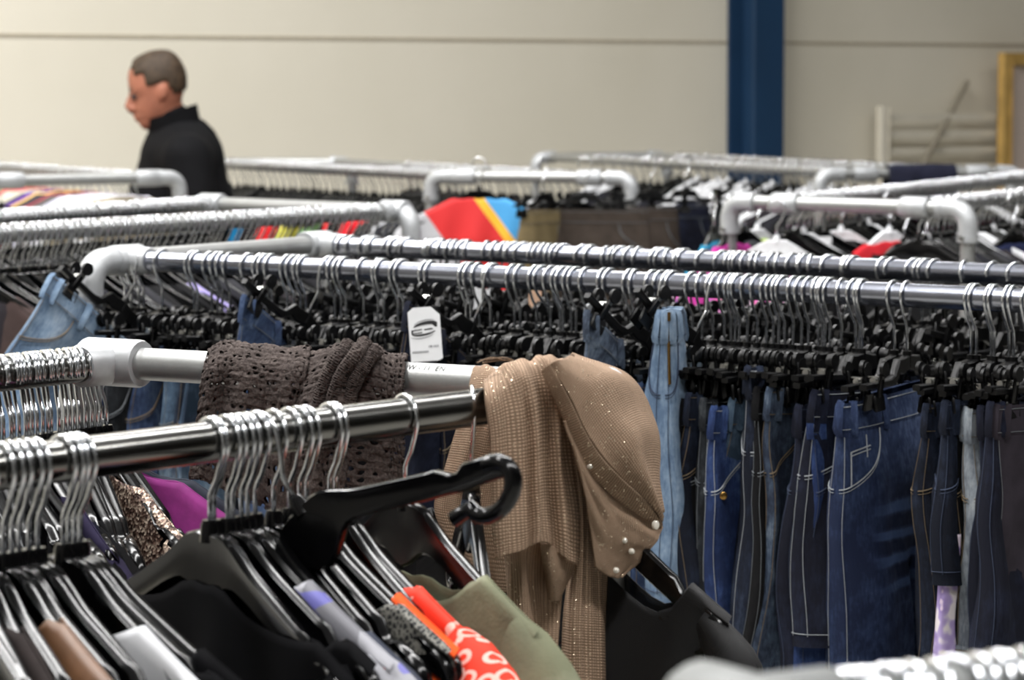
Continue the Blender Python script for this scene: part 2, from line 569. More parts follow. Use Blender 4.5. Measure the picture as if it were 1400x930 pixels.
def clip_mesh():
    mb = MB()
    for s in (-1, 1):
        # two jaws: round thumb knob above the bar, a stem, and a wide pad below
        kn = [Vector((cos(2 * pi * i / 14) * .0105, 0, sin(2 * pi * i / 14) * .0105 + .020)) for i in range(14)]
        rings = [[p + Vector((0, s * y, 0)) for p in kn] for y in (.0125, .0175)]
        mb.loft(rings)
        mb.box((0, s * .0105, .000), (.011, .005, .036), Matrix.Rotation(s * radians(-8), 3, 'X'), .0015)
        mb.box((0, s * .0072, -.026), (.030, .0055, .022), Matrix.Rotation(s * radians(8), 3, 'X'), .002)
    return mb
CLIPM = clip_mesh().mesh('clip', True, 0, 40); CLIPM.materials.append(M['black_matt'])
CLIPG = clip_mesh().mesh('clip', True, 0, 40); CLIPG.materials.append(M['grey_plastic'])
mb = MB(); mb.tube([(-.004, 0, .004), (.004, 0, .004)], .0045, 10); mb.box((0, -.0135, .009), (.005, .0012, .006)); mb.box((0, .0135, .009), (.005, .0012, .006)); mb.box((0, 0, .009), (.003, .026, .0015))
SPRM = mb.mesh('spring', True, 0, 40); SPRM.materials.append(M['screw'])
BARM = trouser_bar().mesh('bar', True, 0, 40); BARM.materials.append(M['black_matt'])
def proto_trouser(clips=True, grey=False):
    r = bpy.data.objects.new('trouser_hanger', None); r.empty_display_size = .05
    ks = []
    hk = bpy.data.objects.new('hook', HOOKTM); hk.parent = r; ks.append(hk)
    br = bpy.data.objects.new('bar', BARM); br.parent = r; ks.append(br)
    for s in (-1, 1):
        c = bpy.data.objects.new('clip', CLIPG if grey else CLIPM); c.parent = r; c.location = (s * .105, 0, ZB - .002); ks.append(c)
        if clips:
            p_ = bpy.data.objects.new('spring', SPRM); p_.parent = c
            KIDS[c.name] = [p_]
    KIDS[r.name] = ks
    return r
PH = proto_shoulder(True); PHS = proto_shoulder(False); PHW = proto_shoulder(False, True)
PT = proto_trouser(True); PTS = proto_trouser(False); PTG = proto_trouser(True, True)

def at_px(rail, px):
    """Point of a rail whose picture column is px."""
    a, b = rail; lo, hi = 0.0, 1.0
    f = lambda t: proj(a.lerp(b, t))[0] - px
    s = 1 if f(1) > f(0) else -1
    for _ in range(40):
        m = (lo + hi) / 2
        if s * f(m) < 0: lo = m
        else: hi = m
    return a.lerp(b, (lo + hi) / 2)

def place(proto, pos, yaw, tilt=0.0, label=None, cat='hanger', group=None):
    o = dup(proto)
    o.location = pos
    o.rotation_euler = (0, tilt, yaw)
    tag(o, label, cat, group)
    return o

def perp_yaw(rail, near=True):
    d = (rail[1] - rail[0]); v = Vector((d.y, -d.x, 0)).normalized()
    if (v.y > 0) == near: v = -v
    return atan2(v.y, v.x)
# ------------------------------------------------------------------ denim
def denim(name, dark, mid, lite, fade=0.5, scale=9.0, whisk=False, seam_lite=True):
    t = NT(name)
    v = t.mapping((1, 1, 0.45))
    n1 = t.noise(v, scale, 5, .6)
    n2 = t.noise(t.mapping((1, 1, .25)), 260, 2, .6)
    n3 = t.noise(t.mapping((1, 1, 1)), 38, 4, .65)
    f = t.math('ADD', t.math('MULTIPLY', n1, .55), t.math('MULTIPLY', n3, .32))
    f = t.math('ADD', f, t.math('MULTIPLY', n2, .22))
    f = t.math('ADD', t.math('MULTIPLY', t.math('SUBTRACT', f, .545), 1.75), .36 + fade * .28)
    col = t.ramp(f, [(0.38, dark), (0.55, mid), (0.78, lite)])
    if whisk:
        # worn whisker lines across the thigh
        sep = t.node('ShaderNodeSeparateXYZ', {'Vector': t.tc.outputs['Object']})
        wv = t.node('ShaderNodeTexWave', {'Vector': t.mapping((2.2, 1, 9), rot=(0, radians(10), 0)), 'Scale': 1.0, 'Distortion': 5.0, 'Detail': 1.5, 'Detail Scale': 1.2}, wave_type='BANDS', bands_direction='Z').outputs['Fac']
        band = t.math('SMOOTH_MIN', t.math('SUBTRACT', 1.0, t.math('ABSOLUTE', t.math('DIVIDE', t.math('ADD', sep.outputs['Z'], .33), .085))), 1.0, .2)
        side = t.math('SUBTRACT', 1.0, t.math('ABSOLUTE', t.math('DIVIDE', t.math('SUBTRACT', sep.outputs['X'], .04), .085)))
        mk = t.math('MULTIPLY', t.math('MAXIMUM', band, 0.0), t.math('MAXIMUM', side, 0.0))
        mk = t.math('MINIMUM', t.math('MULTIPLY', mk, 3.0), 1.0)
        k = t.math('MULTIPLY', t.math('MULTIPLY', mk, .75), t.ramp_f(wv, .3, .7))
        col = t.mix(k, col, srgb(18, 26, 50))
        k2 = t.math('MULTIPLY', mk, t.ramp_f(t.math('SUBTRACT', 1.0, wv), .62, .85))
        col = t.mix(t.math('MULTIPLY', k2, .5), col, srgb(88, 112, 158))
    t.set(color=col, rough=.85, spec=.15)
    tw = t.node('ShaderNodeTexWave', {'Vector': t.mapping((1, 1, 1), rot=(0, radians(50), 0)), 'Scale': 420, 'Distortion': .6}, wave_type='BANDS').outputs['Fac']
    t.bump(t.math('ADD', t.math('MULTIPLY', tw, .35), t.math('ADD', n2, t.math('MULTIPLY', n3, 1.5))), .8, .0016)
    return t.m
def _rf(s, fac, a, b):
    n = s.node('ShaderNodeMapRange', {'Value': fac, 'From Min': a, 'From Max': b}); n.clamp = True
    return n.outputs[0]
NT.ramp_f = _rf

DEN = {
 'light':   denim('light_blue_denim', srgb(90, 111, 137), srgb(121, 142, 165), srgb(158, 173, 190), .55),
 'lightgrey': denim('bleached_denim', srgb(91, 103, 119), srgb(122, 136, 152), srgb(159, 169, 176), .5, 14),
 'mid':     denim('mid_blue_denim', srgb(40, 52, 78), srgb(59, 75, 105), srgb(100, 117, 143), .48),
 'bright':  denim('bright_blue_denim', srgb(33, 46, 81), srgb(47, 65, 107), srgb(90, 111, 147), .45),
 'dark':    denim('dark_blue_denim', srgb(18, 22, 33), srgb(30, 37, 53), srgb(60, 70, 89), .42),
 'navy':    denim('navy_denim', srgb(18, 20, 32), srgb(27, 31, 47), srgb(42, 49, 68), .35),
 'char':    denim('charcoal_denim', srgb(20, 22, 25), srgb(35, 38, 42), srgb(76, 81, 84), .42, 14),
 'black':   denim('black_denim', srgb(13, 13, 15), srgb(22, 22, 24), srgb(39, 41, 43), .3),
 'washed':  denim('washed_blue_denim', srgb(38, 45, 60), srgb(62, 74, 91), srgb(118, 130, 144), .48, 12),
 'teal':    denim('teal_blue_denim', srgb(53, 69, 87), srgb(78, 97, 117), srgb(124, 140, 154), .5, 12),
 'big':     denim('whiskered_denim', srgb(30, 39, 65), srgb(45, 58, 88), srgb(86, 101, 132), .46, 8, True),
 'pale':    denim('pale_denim', srgb(95, 101, 110), srgb(132, 139, 146), srgb(170, 175, 178), .5, 14),
 'stripe':  denim('striped_denim', srgb(56, 64, 78), srgb(91, 103, 120), srgb(137, 148, 160), .5, 20),
 'plum':    simple('plum_cloth', srgb(45, 41, 47), .9, 0, .1, .12, 30, .3, 300),
 'brown':   simple('brown_corduroy', srgb(56, 49, 44), .9, 0, .1, .1, 30, .3, 300),
 'khaki':   simple('khaki_cotton', srgb(109, 96, 70), .9, 0, .1, .1, 20, .3, 300),
}
THREAD = {'white': simple('white_thread', srgb(142, 146, 150), .8), 'tan': simple('tan_thread', srgb(100, 86, 66), .8),
          'blue': simple('blue_thread', srgb(48, 58, 80), .8), 'grey': simple('grey_thread', srgb(92, 96, 100), .8)}
M['brass'] = simple('brass_button', srgb(150, 118, 66), .25, 1.0)

class Jean:
    """Flat-hung trousers. Local frame: rail axis at the origin, x across the waist, z up; waistband grips at the hanger clips."""
    def __init__(s, w=.26, L=.72, th=.03, seed=0, flare=0.0, top=None, lean=0.0, wave=1.5, crotch=.20, taper=.0):
        s.w = w; s.L = L; s.th = th; s.seed = seed; s.flare = flare; s.top = ZB - .022 if top is None else top
        s.wave = wave; s.crotch = crotch; s.taper = taper; s.lean = lean
    def half(s, d):
        t = d / s.L
        return s.w / 2 * (1 + .10 * min(d / .16, 1) - s.taper * t + s.flare * t * t)
    def thick(s, d):
        return s.th * (.42 + .58 * min(d / .12, 1)) / 2
    def pt(s, d, a, grow=0.0):
        """d: distance below the waist; a: angle round the loop (0 = +x edge)."""
        hw = s.half(d) + grow; th = s.thick(d) + grow
        ca, sa = cos(a), sin(a)
        x = hw * math.copysign(abs(ca) ** .75, ca)
        y = th * math.copysign(abs(sa) ** .8, sa)
        if d > s.crotch:
            k = min((d - s.crotch) / .08, 1)
            y *= 1 - .75 * k * exp(-(x / .014) ** 2)
            y *= 1 + .35 * k * (1 - exp(-(x / .03) ** 2))
        q = s.seed * 7.13
        f = min(d / .12, 1)
        nz = noise.noise(Vector((x * 9 + q, d * 5, q * .3)))
        nz2 = noise.noise(Vector((x * 22 + q, d * 9 + 3, q * .7)))
        yo = s.wave * f * (.012 * nz + .006 * nz2)
        fold = .005 * s.wave * f * sin(x * 75 + q + 3 * noise.noise(Vector((q, d * 3, 1))))
        edge = .008 * s.wave * f * noise.noise(Vector((q + 5, d * 6, .5)))
        return Vector((x + edge + d * sin(s.lean), y + yo + fold + .012 * s.wave * f * noise.noise(Vector((q + 9, d * 3.2, 0))), s.top - d * cos(s.lean)))
    def loops(s, d0, d1, nd, na=36, grow=0.0):
        return [[s.pt(d0 + (d1 - d0) * i / nd, 2 * pi * j / na, grow) for j in range(na)] for i in range(nd + 1)]

def make_jeans(label, den, thread='tan', group=None, cat='jeans', button=False, pocket=True, loops=True, zipper=False, cuff=None, coin=False, detail=1, name='jeans', **kw):
    J = Jean(**kw)
    root = thing(name, label, cat, group=group)
    mat = DEN[den] if isinstance(den, str) else den
    nd = 44 if detail else 20; na = 40 if detail else 24
    mb = MB(); mb.loft(J.loops(.034, J.L, nd, na), True, False); mb.build('trouser_legs', mat, root)
    mb = MB()
    rings = J.loops(.0, .038, 3, na, .0012)
    inner = [[p for p in r] for r in J.loops(.038, .001, 3, na, -.0012)]
    mb.loft(rings + [], True, False)
    mb.loft([J.loops(0, .038, 1, na, .0012)[0]] + inner[::-1][:1] + inner[::-1][1:], True, False)
    wb = mb.build('waistband', mat, root, weld=.0004)
    if loops:
        for a in (.02, .55, 1.25, pi - 1.25, pi - .5, pi):
            for s_ in ((1,) if a in (.02, pi) else (1, -1)):
                mb = MB()
                pa = [J.pt(d, s_ * a, g) for d, g in ((-.002, .002), (.006, .0052), (.036, .0052), (.044, .002))]
                n_ = (J.pt(.02, s_ * a, .01) - J.pt(.02, s_ * a, 0)).normalized()
                mb.tube(pa, .0055, 4, True, .22, up=n_)
                mb.build('belt_loop', mat, root)
    # stitching: side seams, waist line, pockets
    mb = MB(); r_ = .0005
    def run(pts, r=r_): mb.tube(pts, r, 4, False)
    n_ = 40 if detail else 14
    for a in ((.22, -.22) if detail else (.22,)):
        run([J.pt(.045 + (J.L - .06) * i / n_, a, .0006) for i in range(n_ + 1)])
    for dd in (.005, .035):
        run([J.pt(dd, 2 * pi * i / 36, .0021) for i in range(37)])
    for dd in (J.L - .018,):
        run([J.pt(dd, 2 * pi * i / 36, .0009) for i in range(37)])
    for sg in (1, -1):
        if pocket:
            # curved front pocket from the waist to the side seam, both faces
            pts = []
            for i in range(15):
                t = i / 14
                a = sg * (1.12 - 1.05 * (t ** 1.7)); d = .040 + .075 * sin(t * pi / 2) ** .8
                pts.append(J.pt(d, a, .0012))
            run(pts, .0009)
            run([p + Vector((0, sg * .0002, -.0045)) for p in pts], .0005)
    if coin:
        q = [J.pt(d, a, .001) for d, a in ((.112, .42), (.066, .44), (.062, .86), (.104, .80))]
        pts = [J.pt(.112 - .046 * i / 6, .44, .0012) for i in range(7)] + [J.pt(.066 - .006 * i / 6, .44 + .44 * i / 6, .0012) for i in range(7)]
        run(pts, .0010); run([p + Vector((0, 0, -.005)) for p in pts[6:]], .0007)
        run([J.pt(.045 + .10 * i / 10, .82 - .06 * i / 10, .0008) for i in range(4)], .0009)
    mb.build('stitching', THREAD[thread], root)
    if button:
        p = J.pt(.12, .55, .002); n2 = (J.pt(.12, .55, .02) - p).normalized()
        mb = MB(); mb.tube([p, p + n2 * .003, p + n2 * .0042], [.0055, .0055, .003], 14); mb.build('button', M['brass'], root)
    if zipper:
        mb = MB(); mb.tube([J.pt(.0 + .10 * i / 10, .30, .002) for i in range(11)], .0022, 6)
        mb.box(J.pt(.006, .30, .006), (.006, .004, .012))
        mb.build('zip', M['brass'], root)
    if cuff:
        mb = MB(); mb.loft(J.loops(J.L - cuff, J.L + .002, 3, na, .0035), True, False); cf = mb.build('turn_up', mat, root)
        mb = MB(); mb.tube([J.pt(J.L - cuff + .006, 2 * pi * i / 36, .0042) for i in range(37)], .0006, 4, False); mb.build('stitching', THREAD[thread], cf)
    root['_w'] = 0
    del root['_w']
    return root

# ------------------------------------------------------------------ shirts and tops on shoulder hangers
def make_top(label, mat, cat='top', group=None, L=.55, half=.205, neck=.085, dip=.05, th=.022, seed=0, sleeve=.30, collar=False, fine=True, name='top', sl_r=.05, puff=0.0,
             square=False):
    root = thing(name, label, cat, group=group)
    nx = 26 if fine else 12; nz = 26 if fine else 9
    z0 = ZN - .012
    q = seed * 3.7
    def top_z(x, back):
        ax = abs(x)
        z = z0 + ztop(ax) + (.0075 if ax > neck else .0035)
        if ax < neck:
            k = 1 - (ax / neck) ** (9 if square else 2)
            z -= dip * k * (.85 if back else 1.0)
        return z
    def P(x, t, back):
        sgn = 1 if back else -1
        zt = top_z(x, back)
        zb = z0 - L
        z = zt + (zb - zt) * t
        e = 1 - (abs(x) / half) ** 4
        d = zt - z
        thk = (.006 + (th - .006) * min(d / .12, 1)) * (e if t > .02 else max(e, .75)) 
        if t == 0 and abs(x) > neck: thk = .0006
        f = min(d / .10, 1)
        xx = x * (1 - .06 * f + .08 * t)
        fo = f * (.010 * noise.noise(Vector((x * 9 + q, z * 4, q))) + .006 * sin(x * 60 + q * 2 + 2 * noise.noise(Vector((q, z * 4, 0)))))
        sway = f * .014 * noise.noise(Vector((q + 4, z * 3, 2)))
        return Vector((xx, sgn * thk + fo * (1 if back else .9) + sway, z))
    rings = []
    for i in range(nz + 1):
        t = (i / nz) ** 1.3
        ring = [P(-half + 2 * half * j / nx, t, False) for j in range(nx + 1)] + [P(half - 2 * half * j / nx, t, True) for j in range(1, nx)]
        rings.append(ring)
    mb = MB(); mb.loft(rings, True, False)
    # close shoulders (outside the neck opening) by joining front and back top edges
    bd = mb.build('body', mat, root)
    m = bd.modifiers.new('thickness', 'SOLIDIFY'); m.thickness = .0016; m.offset = 0
    if sleeve:
        for s in (-1, 1):
            mb = MB(); rings = []
            ns = 14 if fine else 6; na = 16 if fine else 8
            zs = z0 + ztop(half - .012) + .002
            for i in range(ns + 1):
                t = i / ns
                cx = half - .030 + (.055 + puff) * sin(min(t * 2.2, 1) * pi / 2) - .02 * t
                cz = zs - .010 - .05 * min(t * 3, 1) * .2 - sleeve * t ** 1.15
                r_ = sl_r * (.45 + .55 * min(t * 4, 1)) * (1 - .18 * t) + puff * .5 * sin(min(t * 2, 1) * pi)
                ang = radians(-70) + radians(70) * min(t * 2.6, 1)
                ring = []
                for k in range(na):
                    a = 2 * pi * k / na
                    lx = r_ * cos(a) * .8; ly = r_ * .62 * sin(a)
                    nzv = 1 + .22 * noise.noise(Vector((k * .9 + q, t * 5, s * 3 + q)))
                    # section plane tilts from facing outward to facing down
                    ring.append(Vector((s * (cx + lx * nzv * cos(ang)), ly * nzv + .010 * noise.noise(Vector((q, t * 3, s))), cz - lx * nzv * sin(ang) * 1.0)))
                rings.append(ring)
            mb.loft(rings, True, True)
            mb.build('sleeve', mat, root)
    if collar:
        mb = MB(); rings = []
        n_ = 28
        for h_, o_ in ((-.004, 0), (.028, .006), (.030, .010), (-.002, .018)):
            rings.append([Vector(((neck + o_) * cos(2 * pi * k / n_), (.030 + o_) * sin(2 * pi * k / n_), top_z(neck * cos(2 * pi * k / n_), sin(2 * pi * k / n_) > 0) + h_)) for k in range(n_)])
        mb.loft(rings, True, False); mb.build('collar', mat, root)
    return root

def wear(g, pos, yaw, tilt=0.0, dz=0.0):
    g.location = Vector(pos) + Vector((0, 0, dz)); g.rotation_euler = (0, tilt, yaw)
    return g
# ------------------------------------------------------------------ jeans rack: front rail
Y2 = perp_yaw(R2F)
hooks2 = [168, 181, 190, 196, 202, 223, 264, 271, 288, 298, 305, 315, 341, 357, 364, 372, 394, 403, 411, 418, 451, 457, 466, 472, 498, 518, 524, 544, 551, 583, 590,
          637, 644, 654, 670, 676, 702, 712, 733, 741, 754, 765, 771, 780, 788, 802, 826, 835, 862, 869, 893, 904, 916, 921, 947,
          960, 975, 983, 990, 999, 1006, 1011, 1024, 1037, 1050, 1059, 1066, 1072, 1086, 1097, 1107, 1118, 1125, 1130, 1136, 1152, 1169, 1177, 1181, 1222, 1240,
          1329, 1335, 1355, 1361, 1379, 1386, 1404, 1412, 1425, 1440]
TILT2 = {202: .66, 451: .62, 676: .62, 916: .64, 983: .70}   # hangers swung up at their near end
used2 = {}
gh = 'trouser hangers on the front rail of the jeans rack'
for px in hooks2:
    pos = at_px(R2F, px)
    yaw = Y2 + R.uniform(-.10, .10)
    tl = R.uniform(-.05, .05)
    lab, g2, pr = 'black trouser hanger with two clips on the front rail of the jeans rack', gh, PT
    if px == 741:
        pr = PTG; lab = 'trouser hanger with grey plastic clips beside the tagged navy jeans'; g2 = None; tl = .3
    if px in TILT2:
        tl = -TILT2[px]; yaw = Y2 - .12
        lab = {202: 'trouser hanger tipped up at one end carrying the big light blue jeans', 451: 'trouser hanger tipped up carrying the mid blue jeans behind the brown shawl',
               676: 'trouser hanger tipped up carrying the navy jeans with a white tag', 916: 'trouser hanger tipped up carrying the striped grey-blue jeans',
               983: 'trouser hanger tipped up carrying the long light blue jeans with a zip'}[px]; g2 = None
    place(pr, pos, yaw, tl, lab, 'hanger', g2)
    used2[px] = (pos, yaw, tl)

def on2(px, g, dz=0.0, dyaw=0.0, tilt=None):
    pos, yaw, tl = used2[px]
    return wear(g, pos, yaw + dyaw, tl if tilt is None else tilt, dz)

J = make_jeans
S = lambda n: dict(seed=n)
# the tipped-up pairs
on2(202, J('big light blue jeans clipped askew at the left end of the jeans rack', 'light', 'tan', L=.55, w=.29, th=.035, seed=1, lean=-.1, flare=.25))
on2(451, J('mid blue jeans clipped askew, poking up behind the brown shawl', 'mid', 'grey', L=.5, w=.25, th=.035, seed=2, lean=-.62))
navy_tag = on2(676, J('navy jeans clipped askew with a big white paper tag', 'navy', 'tan', L=.5, w=.26, th=.03, seed=3, wave=.4, pocket=False, lean=-.5))
on2(916, J('striped grey-blue jeans clipped askew, tops above the beige sweater', 'stripe', 'grey', L=.5, w=.25, th=.035, seed=4, lean=-.64))
lj = J('long light blue jeans with an open zip beside the beige sweater', 'light', 'blue', L=.405, w=.068, th=.055, seed=5, zipper=True, wave=.9, crotch=.9, flare=.15)
lp_ = aty(917, 424, used2[983][0].y - .105)
wear(lj, lp_ + Vector((0, 0, -(ZB - .022))), Y2 + .35)
# white paper tag with printed oval mark on the navy jeans
jt = Jean(L=.5, w=.26, th=.03, seed=3, wave=.4)
tagroot = bpy.data.objects.new('paper_tag', None)
def tag_mesh():
    mb = MB(); w, h = .046, .078
    o = [(-w / 2, 0), (-w / 2, h * .92), (-w / 2 + .008, h), (w / 2 - .012, h), (w / 2, h - .012), (w / 2, .003), (w / 2 - .006, 0)]
    mb.loft([[Vector((x, -.0004, z)) for x, z in o], [Vector((x, .0004, z)) for x, z in o]])
    return mb
tg = thing('price_tag', 'white paper tag with black oval mark on the askew navy jeans', 'price tag')
tag_mesh().build('card', M['white_paper'], tg, False)
def poly(mb, pts, y=-.0008):
    mb.loft([[Vector((x, y, z)) for x, z in pts], [Vector((x, y + .0003, z)) for x, z in pts]])
def swoosh(mb, cx, cz, a, b, t0, t1, wmax, n=20, tiltz=.12):
    up = []; lo = []
    for i in range(n + 1):
        t = t0 + (t1 - t0) * i / n
        w = wmax * sin(pi * (i + .5) / (n + 1)) ** .7
        x = cx + a * cos(t); z = cz + b * sin(t) + tiltz * a * cos(t)
        up.append((x, z + w / 2)); lo.append((x, z - w / 2))
    poly(mb, up + lo[::-1])
mb = MB()
swoosh(mb, .001, .050, .0175, .0050, radians(165), radians(-35), .0052)
swoosh(mb, -.002, .0425, .0175, .0042, radians(195), radians(345), .0030)
poly(mb, [(-.0195, .0395), (-.0195, .0455), (-.004, .047), (-.004, .0455), (-.017, .044), (-.017, .0412), (-.004, .0424), (-.004, .0410)])
poly(mb, [(-.001, .0465), (.010, .0475), (.0125, .0458), (.006, .0452), (-.001, .0448)])
mb.build('printed_mark', M['black_ink'], tg, False)
mb = MB()
swoosh(mb, .002, .051, .019, .0085, radians(160), radians(45), .0012)
swoosh(mb, -.004, .041, .019, .0075, radians(205), radians(330), .0012)
x = -.020
for wd in (.003, .002, .003, .0025, .003, .002, .003, .0028, .0022): poly(mb, [(x, .0125), (x, .0150), (x + wd * .8, .0152), (x + wd * .8, .0127)]); x += wd
x = .004
for wd in (.0014, .004, .002, .0025, .002): poly(mb, [(x, .0195), (x, .0225), (x + wd * .7, .0225), (x + wd * .7, .0195)]); x += wd + .0006
mb.build('small_print', M['grey_ink'], tg, False)
tp = onz(588, 487); 
tpos = at_px(R2F, 676)
tc_ = aty(584, 494, tpos.y - .165)
tg.location = tc_; tg.rotation_euler = (radians(-4), radians(-4), radians(4))

# the row, left to right: (hook, look, thread, length, width, extra, label)
rowL = [
 (190, 'bright', 'tan', .50, .24, {}, 'bright blue jeans just under the white corner fitting of the front rack'),
 (223, 'char', 'grey', .55, .24, {}, None), (271, 'mid', 'tan', .55, .25, {}, 'mid blue jeans with a plain waistband above the front rack cross pipe'),
 (298, 'teal', 'grey', .55, .25, {}, 'dusty teal-blue jeans seen under the bare part of the cross pipe'), (315, 'washed', 'tan', .55, .25, {}, 'washed blue jeans left of the brown shawl'),
 (341, 'teal', 'blue', .55, .25, {}, 'pale teal jeans next to the edge of the brown shawl'), (394, 'dark', 'tan', .55, .25, {}, None), (418, 'lightgrey', 'tan', .55, .24, {}, 'bleached jeans peeping over the brown shawl'),
 (457, 'dark', 'tan', .55, .25, {}, None), (472, 'black', 'grey', .55, .25, {}, None), (518, 'navy', 'tan', .55, .25, {}, None), (551, 'black', 'grey', .55, .25, {}, None),
 (644, 'mid', 'blue', .55, .24, {}, 'mid blue jeans right of the white tag'), (670, 'navy', 'tan', .55, .25, {}, None), (741, 'dark', 'blue', .55, .25, {}, 'dark blue jeans held by grey plastic clips'),
 (788, 'char', 'grey', .55, .25, {}, 'charcoal jeans above the top of the beige sweater'), (771, 'black', 'grey', .55, .25, {}, None), (802, 'dark', 'tan', .55, .25, {}, None),
]
for k, (px, den, th_, L, w, ex, lab) in enumerate(rowL):
    on2(px, J(lab or 'dark jeans mostly hidden among the hangers in the left half of the jeans rack', den, th_, L=L, w=w, seed=20 + k, detail=0, loops=False,
              group=None if lab else 'hidden dark jeans in the left half of the jeans rack', **ex))
rowR = [
 (921, 'pale', 'grey', .62, .24, {'th': .05}, 'pale grey jeans under the sweater edge'),
 (947, 'mid', 'tan', .62, .26, {'th': .05}, 'blue jeans between the beige sweater and the light blue jeans'),
 (960, 'navy', 'blue', .66, .24, {'th': .045}, 'navy jeans behind the bottom of the light blue pair'),
 (1006, 'black', 'grey', .62, .26, {'th': .05}, 'black jeans right beside the light blue zipped pair'),
 (1024, 'dark', 'tan', .60, .26, {'th': .05, 'button': False}, 'blue-black jeans with tan seams, second after the light blue pair'),
 (1037, 'char', 'grey', .64, .25, {'th': .055, 'taper': .1}, 'charcoal washed jeans with pale seams'),
 (1059, 'bright', 'white', .52, .26, {'th': .055, 'button': True}, 'bright blue faded jeans with brass button and pale waistband'),
 (1072, 'teal', 'tan', .66, .24, {'th': .04}, 'slim teal-blue jeans beside the bright faded pair'),
 (1097, 'dark', 'white', .74, .26, {'th': .065}, 'dark jeans clipped highest of the row with white leg seams'),
 (1107, 'black', 'grey', .70, .25, {'th': .04}, 'black jeans behind the grey-blue washed pair'),
 (1130, 'washed', 'tan', .72, .25, {'th': .05}, 'grey-blue washed jeans with crumpled waist'),
 (1152, 'navy', 'blue', .72, .25, {'th': .055}, 'navy jeans with a slanted pale pocket edge'),
 (1177, 'bright', 'blue', .78, .25, {'th': .05}, 'plain bright blue jeans left of the short white-stitched pair'),
 (1181, 'navy', 'white', .345, .25, {'th': .055}, 'short dark jeans with double white stitching left of the big jeans'),
 (1222, 'big', 'white', .80, .30, {'th': .07, 'coin': True, 'wave': .55}, 'big blue jeans with white pocket curve and whisker creases'),
 (1335, 'dark', 'tan', .37, .25, {'th': .06, 'cuff': .022}, 'dark blue jeans with a tan-stitched hem just right of the big jeans'),
 (1355, 'black', 'tan', .70, .25, {'th': .05, 'button': True}, 'black-blue jeans with a brass button on the fly'),
 (1361, 'dark', 'blue', .24, .25, {'th': .05}, 'short dark blue trousers above the printed scarf'),
 (1379, 'pale', 'tan', .36, .26, {'th': .075, 'cuff': .05}, 'pale grey-blue jeans with a darker turn-up'),
 (1404, 'navy', 'blue', .72, .25, {'th': .045, 'pocket': False}, 'plain navy trousers directly right of the pale jeans'),
 (1412, 'navy', 'blue', .72, .26, {'th': .05, 'pocket': False}, 'plain navy trousers second after the pale jeans'),
 (1425, 'navy', 'blue', .70, .26, {'th': .06, 'pocket': False}, 'broad navy trousers near the right edge'),
 (1440, 'plum', 'grey', .62, .26, {'th': .05, 'pocket': False}, 'plum-grey trousers at the right edge of the row'),
]
DZ = {921: -.02, 947: -.0, 1006: -.02, 1024: -.015, 1037: -.02, 1059: -.03, 1072: -.01, 1097: .03, 1130: -.0, 1152: -.02, 1177: -.02, 1181: .0, 1222: .0, 1335: .0}
for k, (px, den, th_, L, w, ex, lab) in enumerate(rowR):
    on2(px, J(lab, den, th_, L=L, w=w, seed=60 + k * 1.7, **ex), DZ.get(px, 0) - (.0))

# printed scarf hanging between the jeans
def scarfmat():
    t = NT('printed_scarf')
    v = t.mapping((1, 1, 1))
    n = t.noise(v, 22, 2)
    c = t.ramp(n, [(.36, srgb(196, 40, 70)), (.40, srgb(226, 214, 222)), (.52, srgb(214, 196, 216)), (.54, srgb(150, 128, 186)), (.62, srgb(176, 158, 206)), (.66, srgb(232, 224, 226))])
    t.set(color=c, rough=.6); return t.m
M['scarf'] = scarfmat()
sc_ = thing('scarf', 'lilac and pink printed scarf hanging below the short dark trousers', 'scarf')
p0 = at_px(R2F, 1355) + Vector((-.549, -.836, 0)) * .125
g = []
for i, z in enumerate((-.30, -.36, -.42, -.50, -.60)):
    g.append([p0 + Vector((.836, -.549, 0)) * (u * .016 + .004 * sin(i * 2 + u)) + Vector((-.549, -.836, 0)) * (w_ * .02) + Vector((0, 0, z)) for u, w_ in ((-1, 0), (-.4, .6), (.3, .9), (1, .1))])
V, Fc, UV = patch(g, 16, 40)
sheet_obj('cloth', V, Fc, UV, (1, 6), M['scarf'], sc_)

# ------------------------------------------------------------------ jeans rack: rear rail (hook ends towards the camera)
Y2b = perp_yaw(R2B, False)
gr = 'trouser hangers on the rear rail of the jeans rack'
px = 447; rear = []
while px < 1440:
    pos = at_px(R2B, px)
    rear.append((px, pos))
    place(PTS, pos, Y2b + R.uniform(-.35, .25), R.choice((-1, 1)) * R.uniform(.0, .32), 'black trouser hanger on the rear rail of the jeans rack', 'hanger', gr)
    px += R.choice((5, 7, 8, 10, 12, 20, 26)) if px < 1150 else R.choice((7, 9, 12, 30, 40))
for k, (px, pos) in enumerate(rear):
    if k % 2 == 0:
        wear(J('dark jeans on the rear rail of the jeans rack, mostly hidden', R.choice(['navy', 'black', 'dark', 'char']), 'grey', L=.55, w=.25, seed=200 + k, detail=0, loops=False, pocket=False,
               group='jeans on the rear rail of the jeans rack'), pos, Y2b + R.uniform(-.1, .1))
# cards and cloth scraps glimpsed between the two rails
for (x, y, w, h, m, lab) in ((668, 412, .05, .04, 'white_paper', 'cream card tag hanging between the two rails of the jeans rack'),
                             (731, 410, .022, .03, 'peach', 'peach tag hanging just right of the cream card')):
    if m == 'peach': M['peach'] = simple('peach_card', srgb(214, 176, 148), .7)
    mb = MB(); mb.box((0, 0, 0), (w, .0012, h), None, .0004)
    mb.tube([(0, 0, h / 2 - .004), (.002, .0, h / 2 + .012), (0, .002, h / 2 + .03)], .0006, 5)
    c = mb.build('price_tag', M[m]); tag(c, lab, 'price tag')
    c.location = aty(x, y, at_px(R2B, x).y - .06); c.rotation_euler = (0, .1, .3)
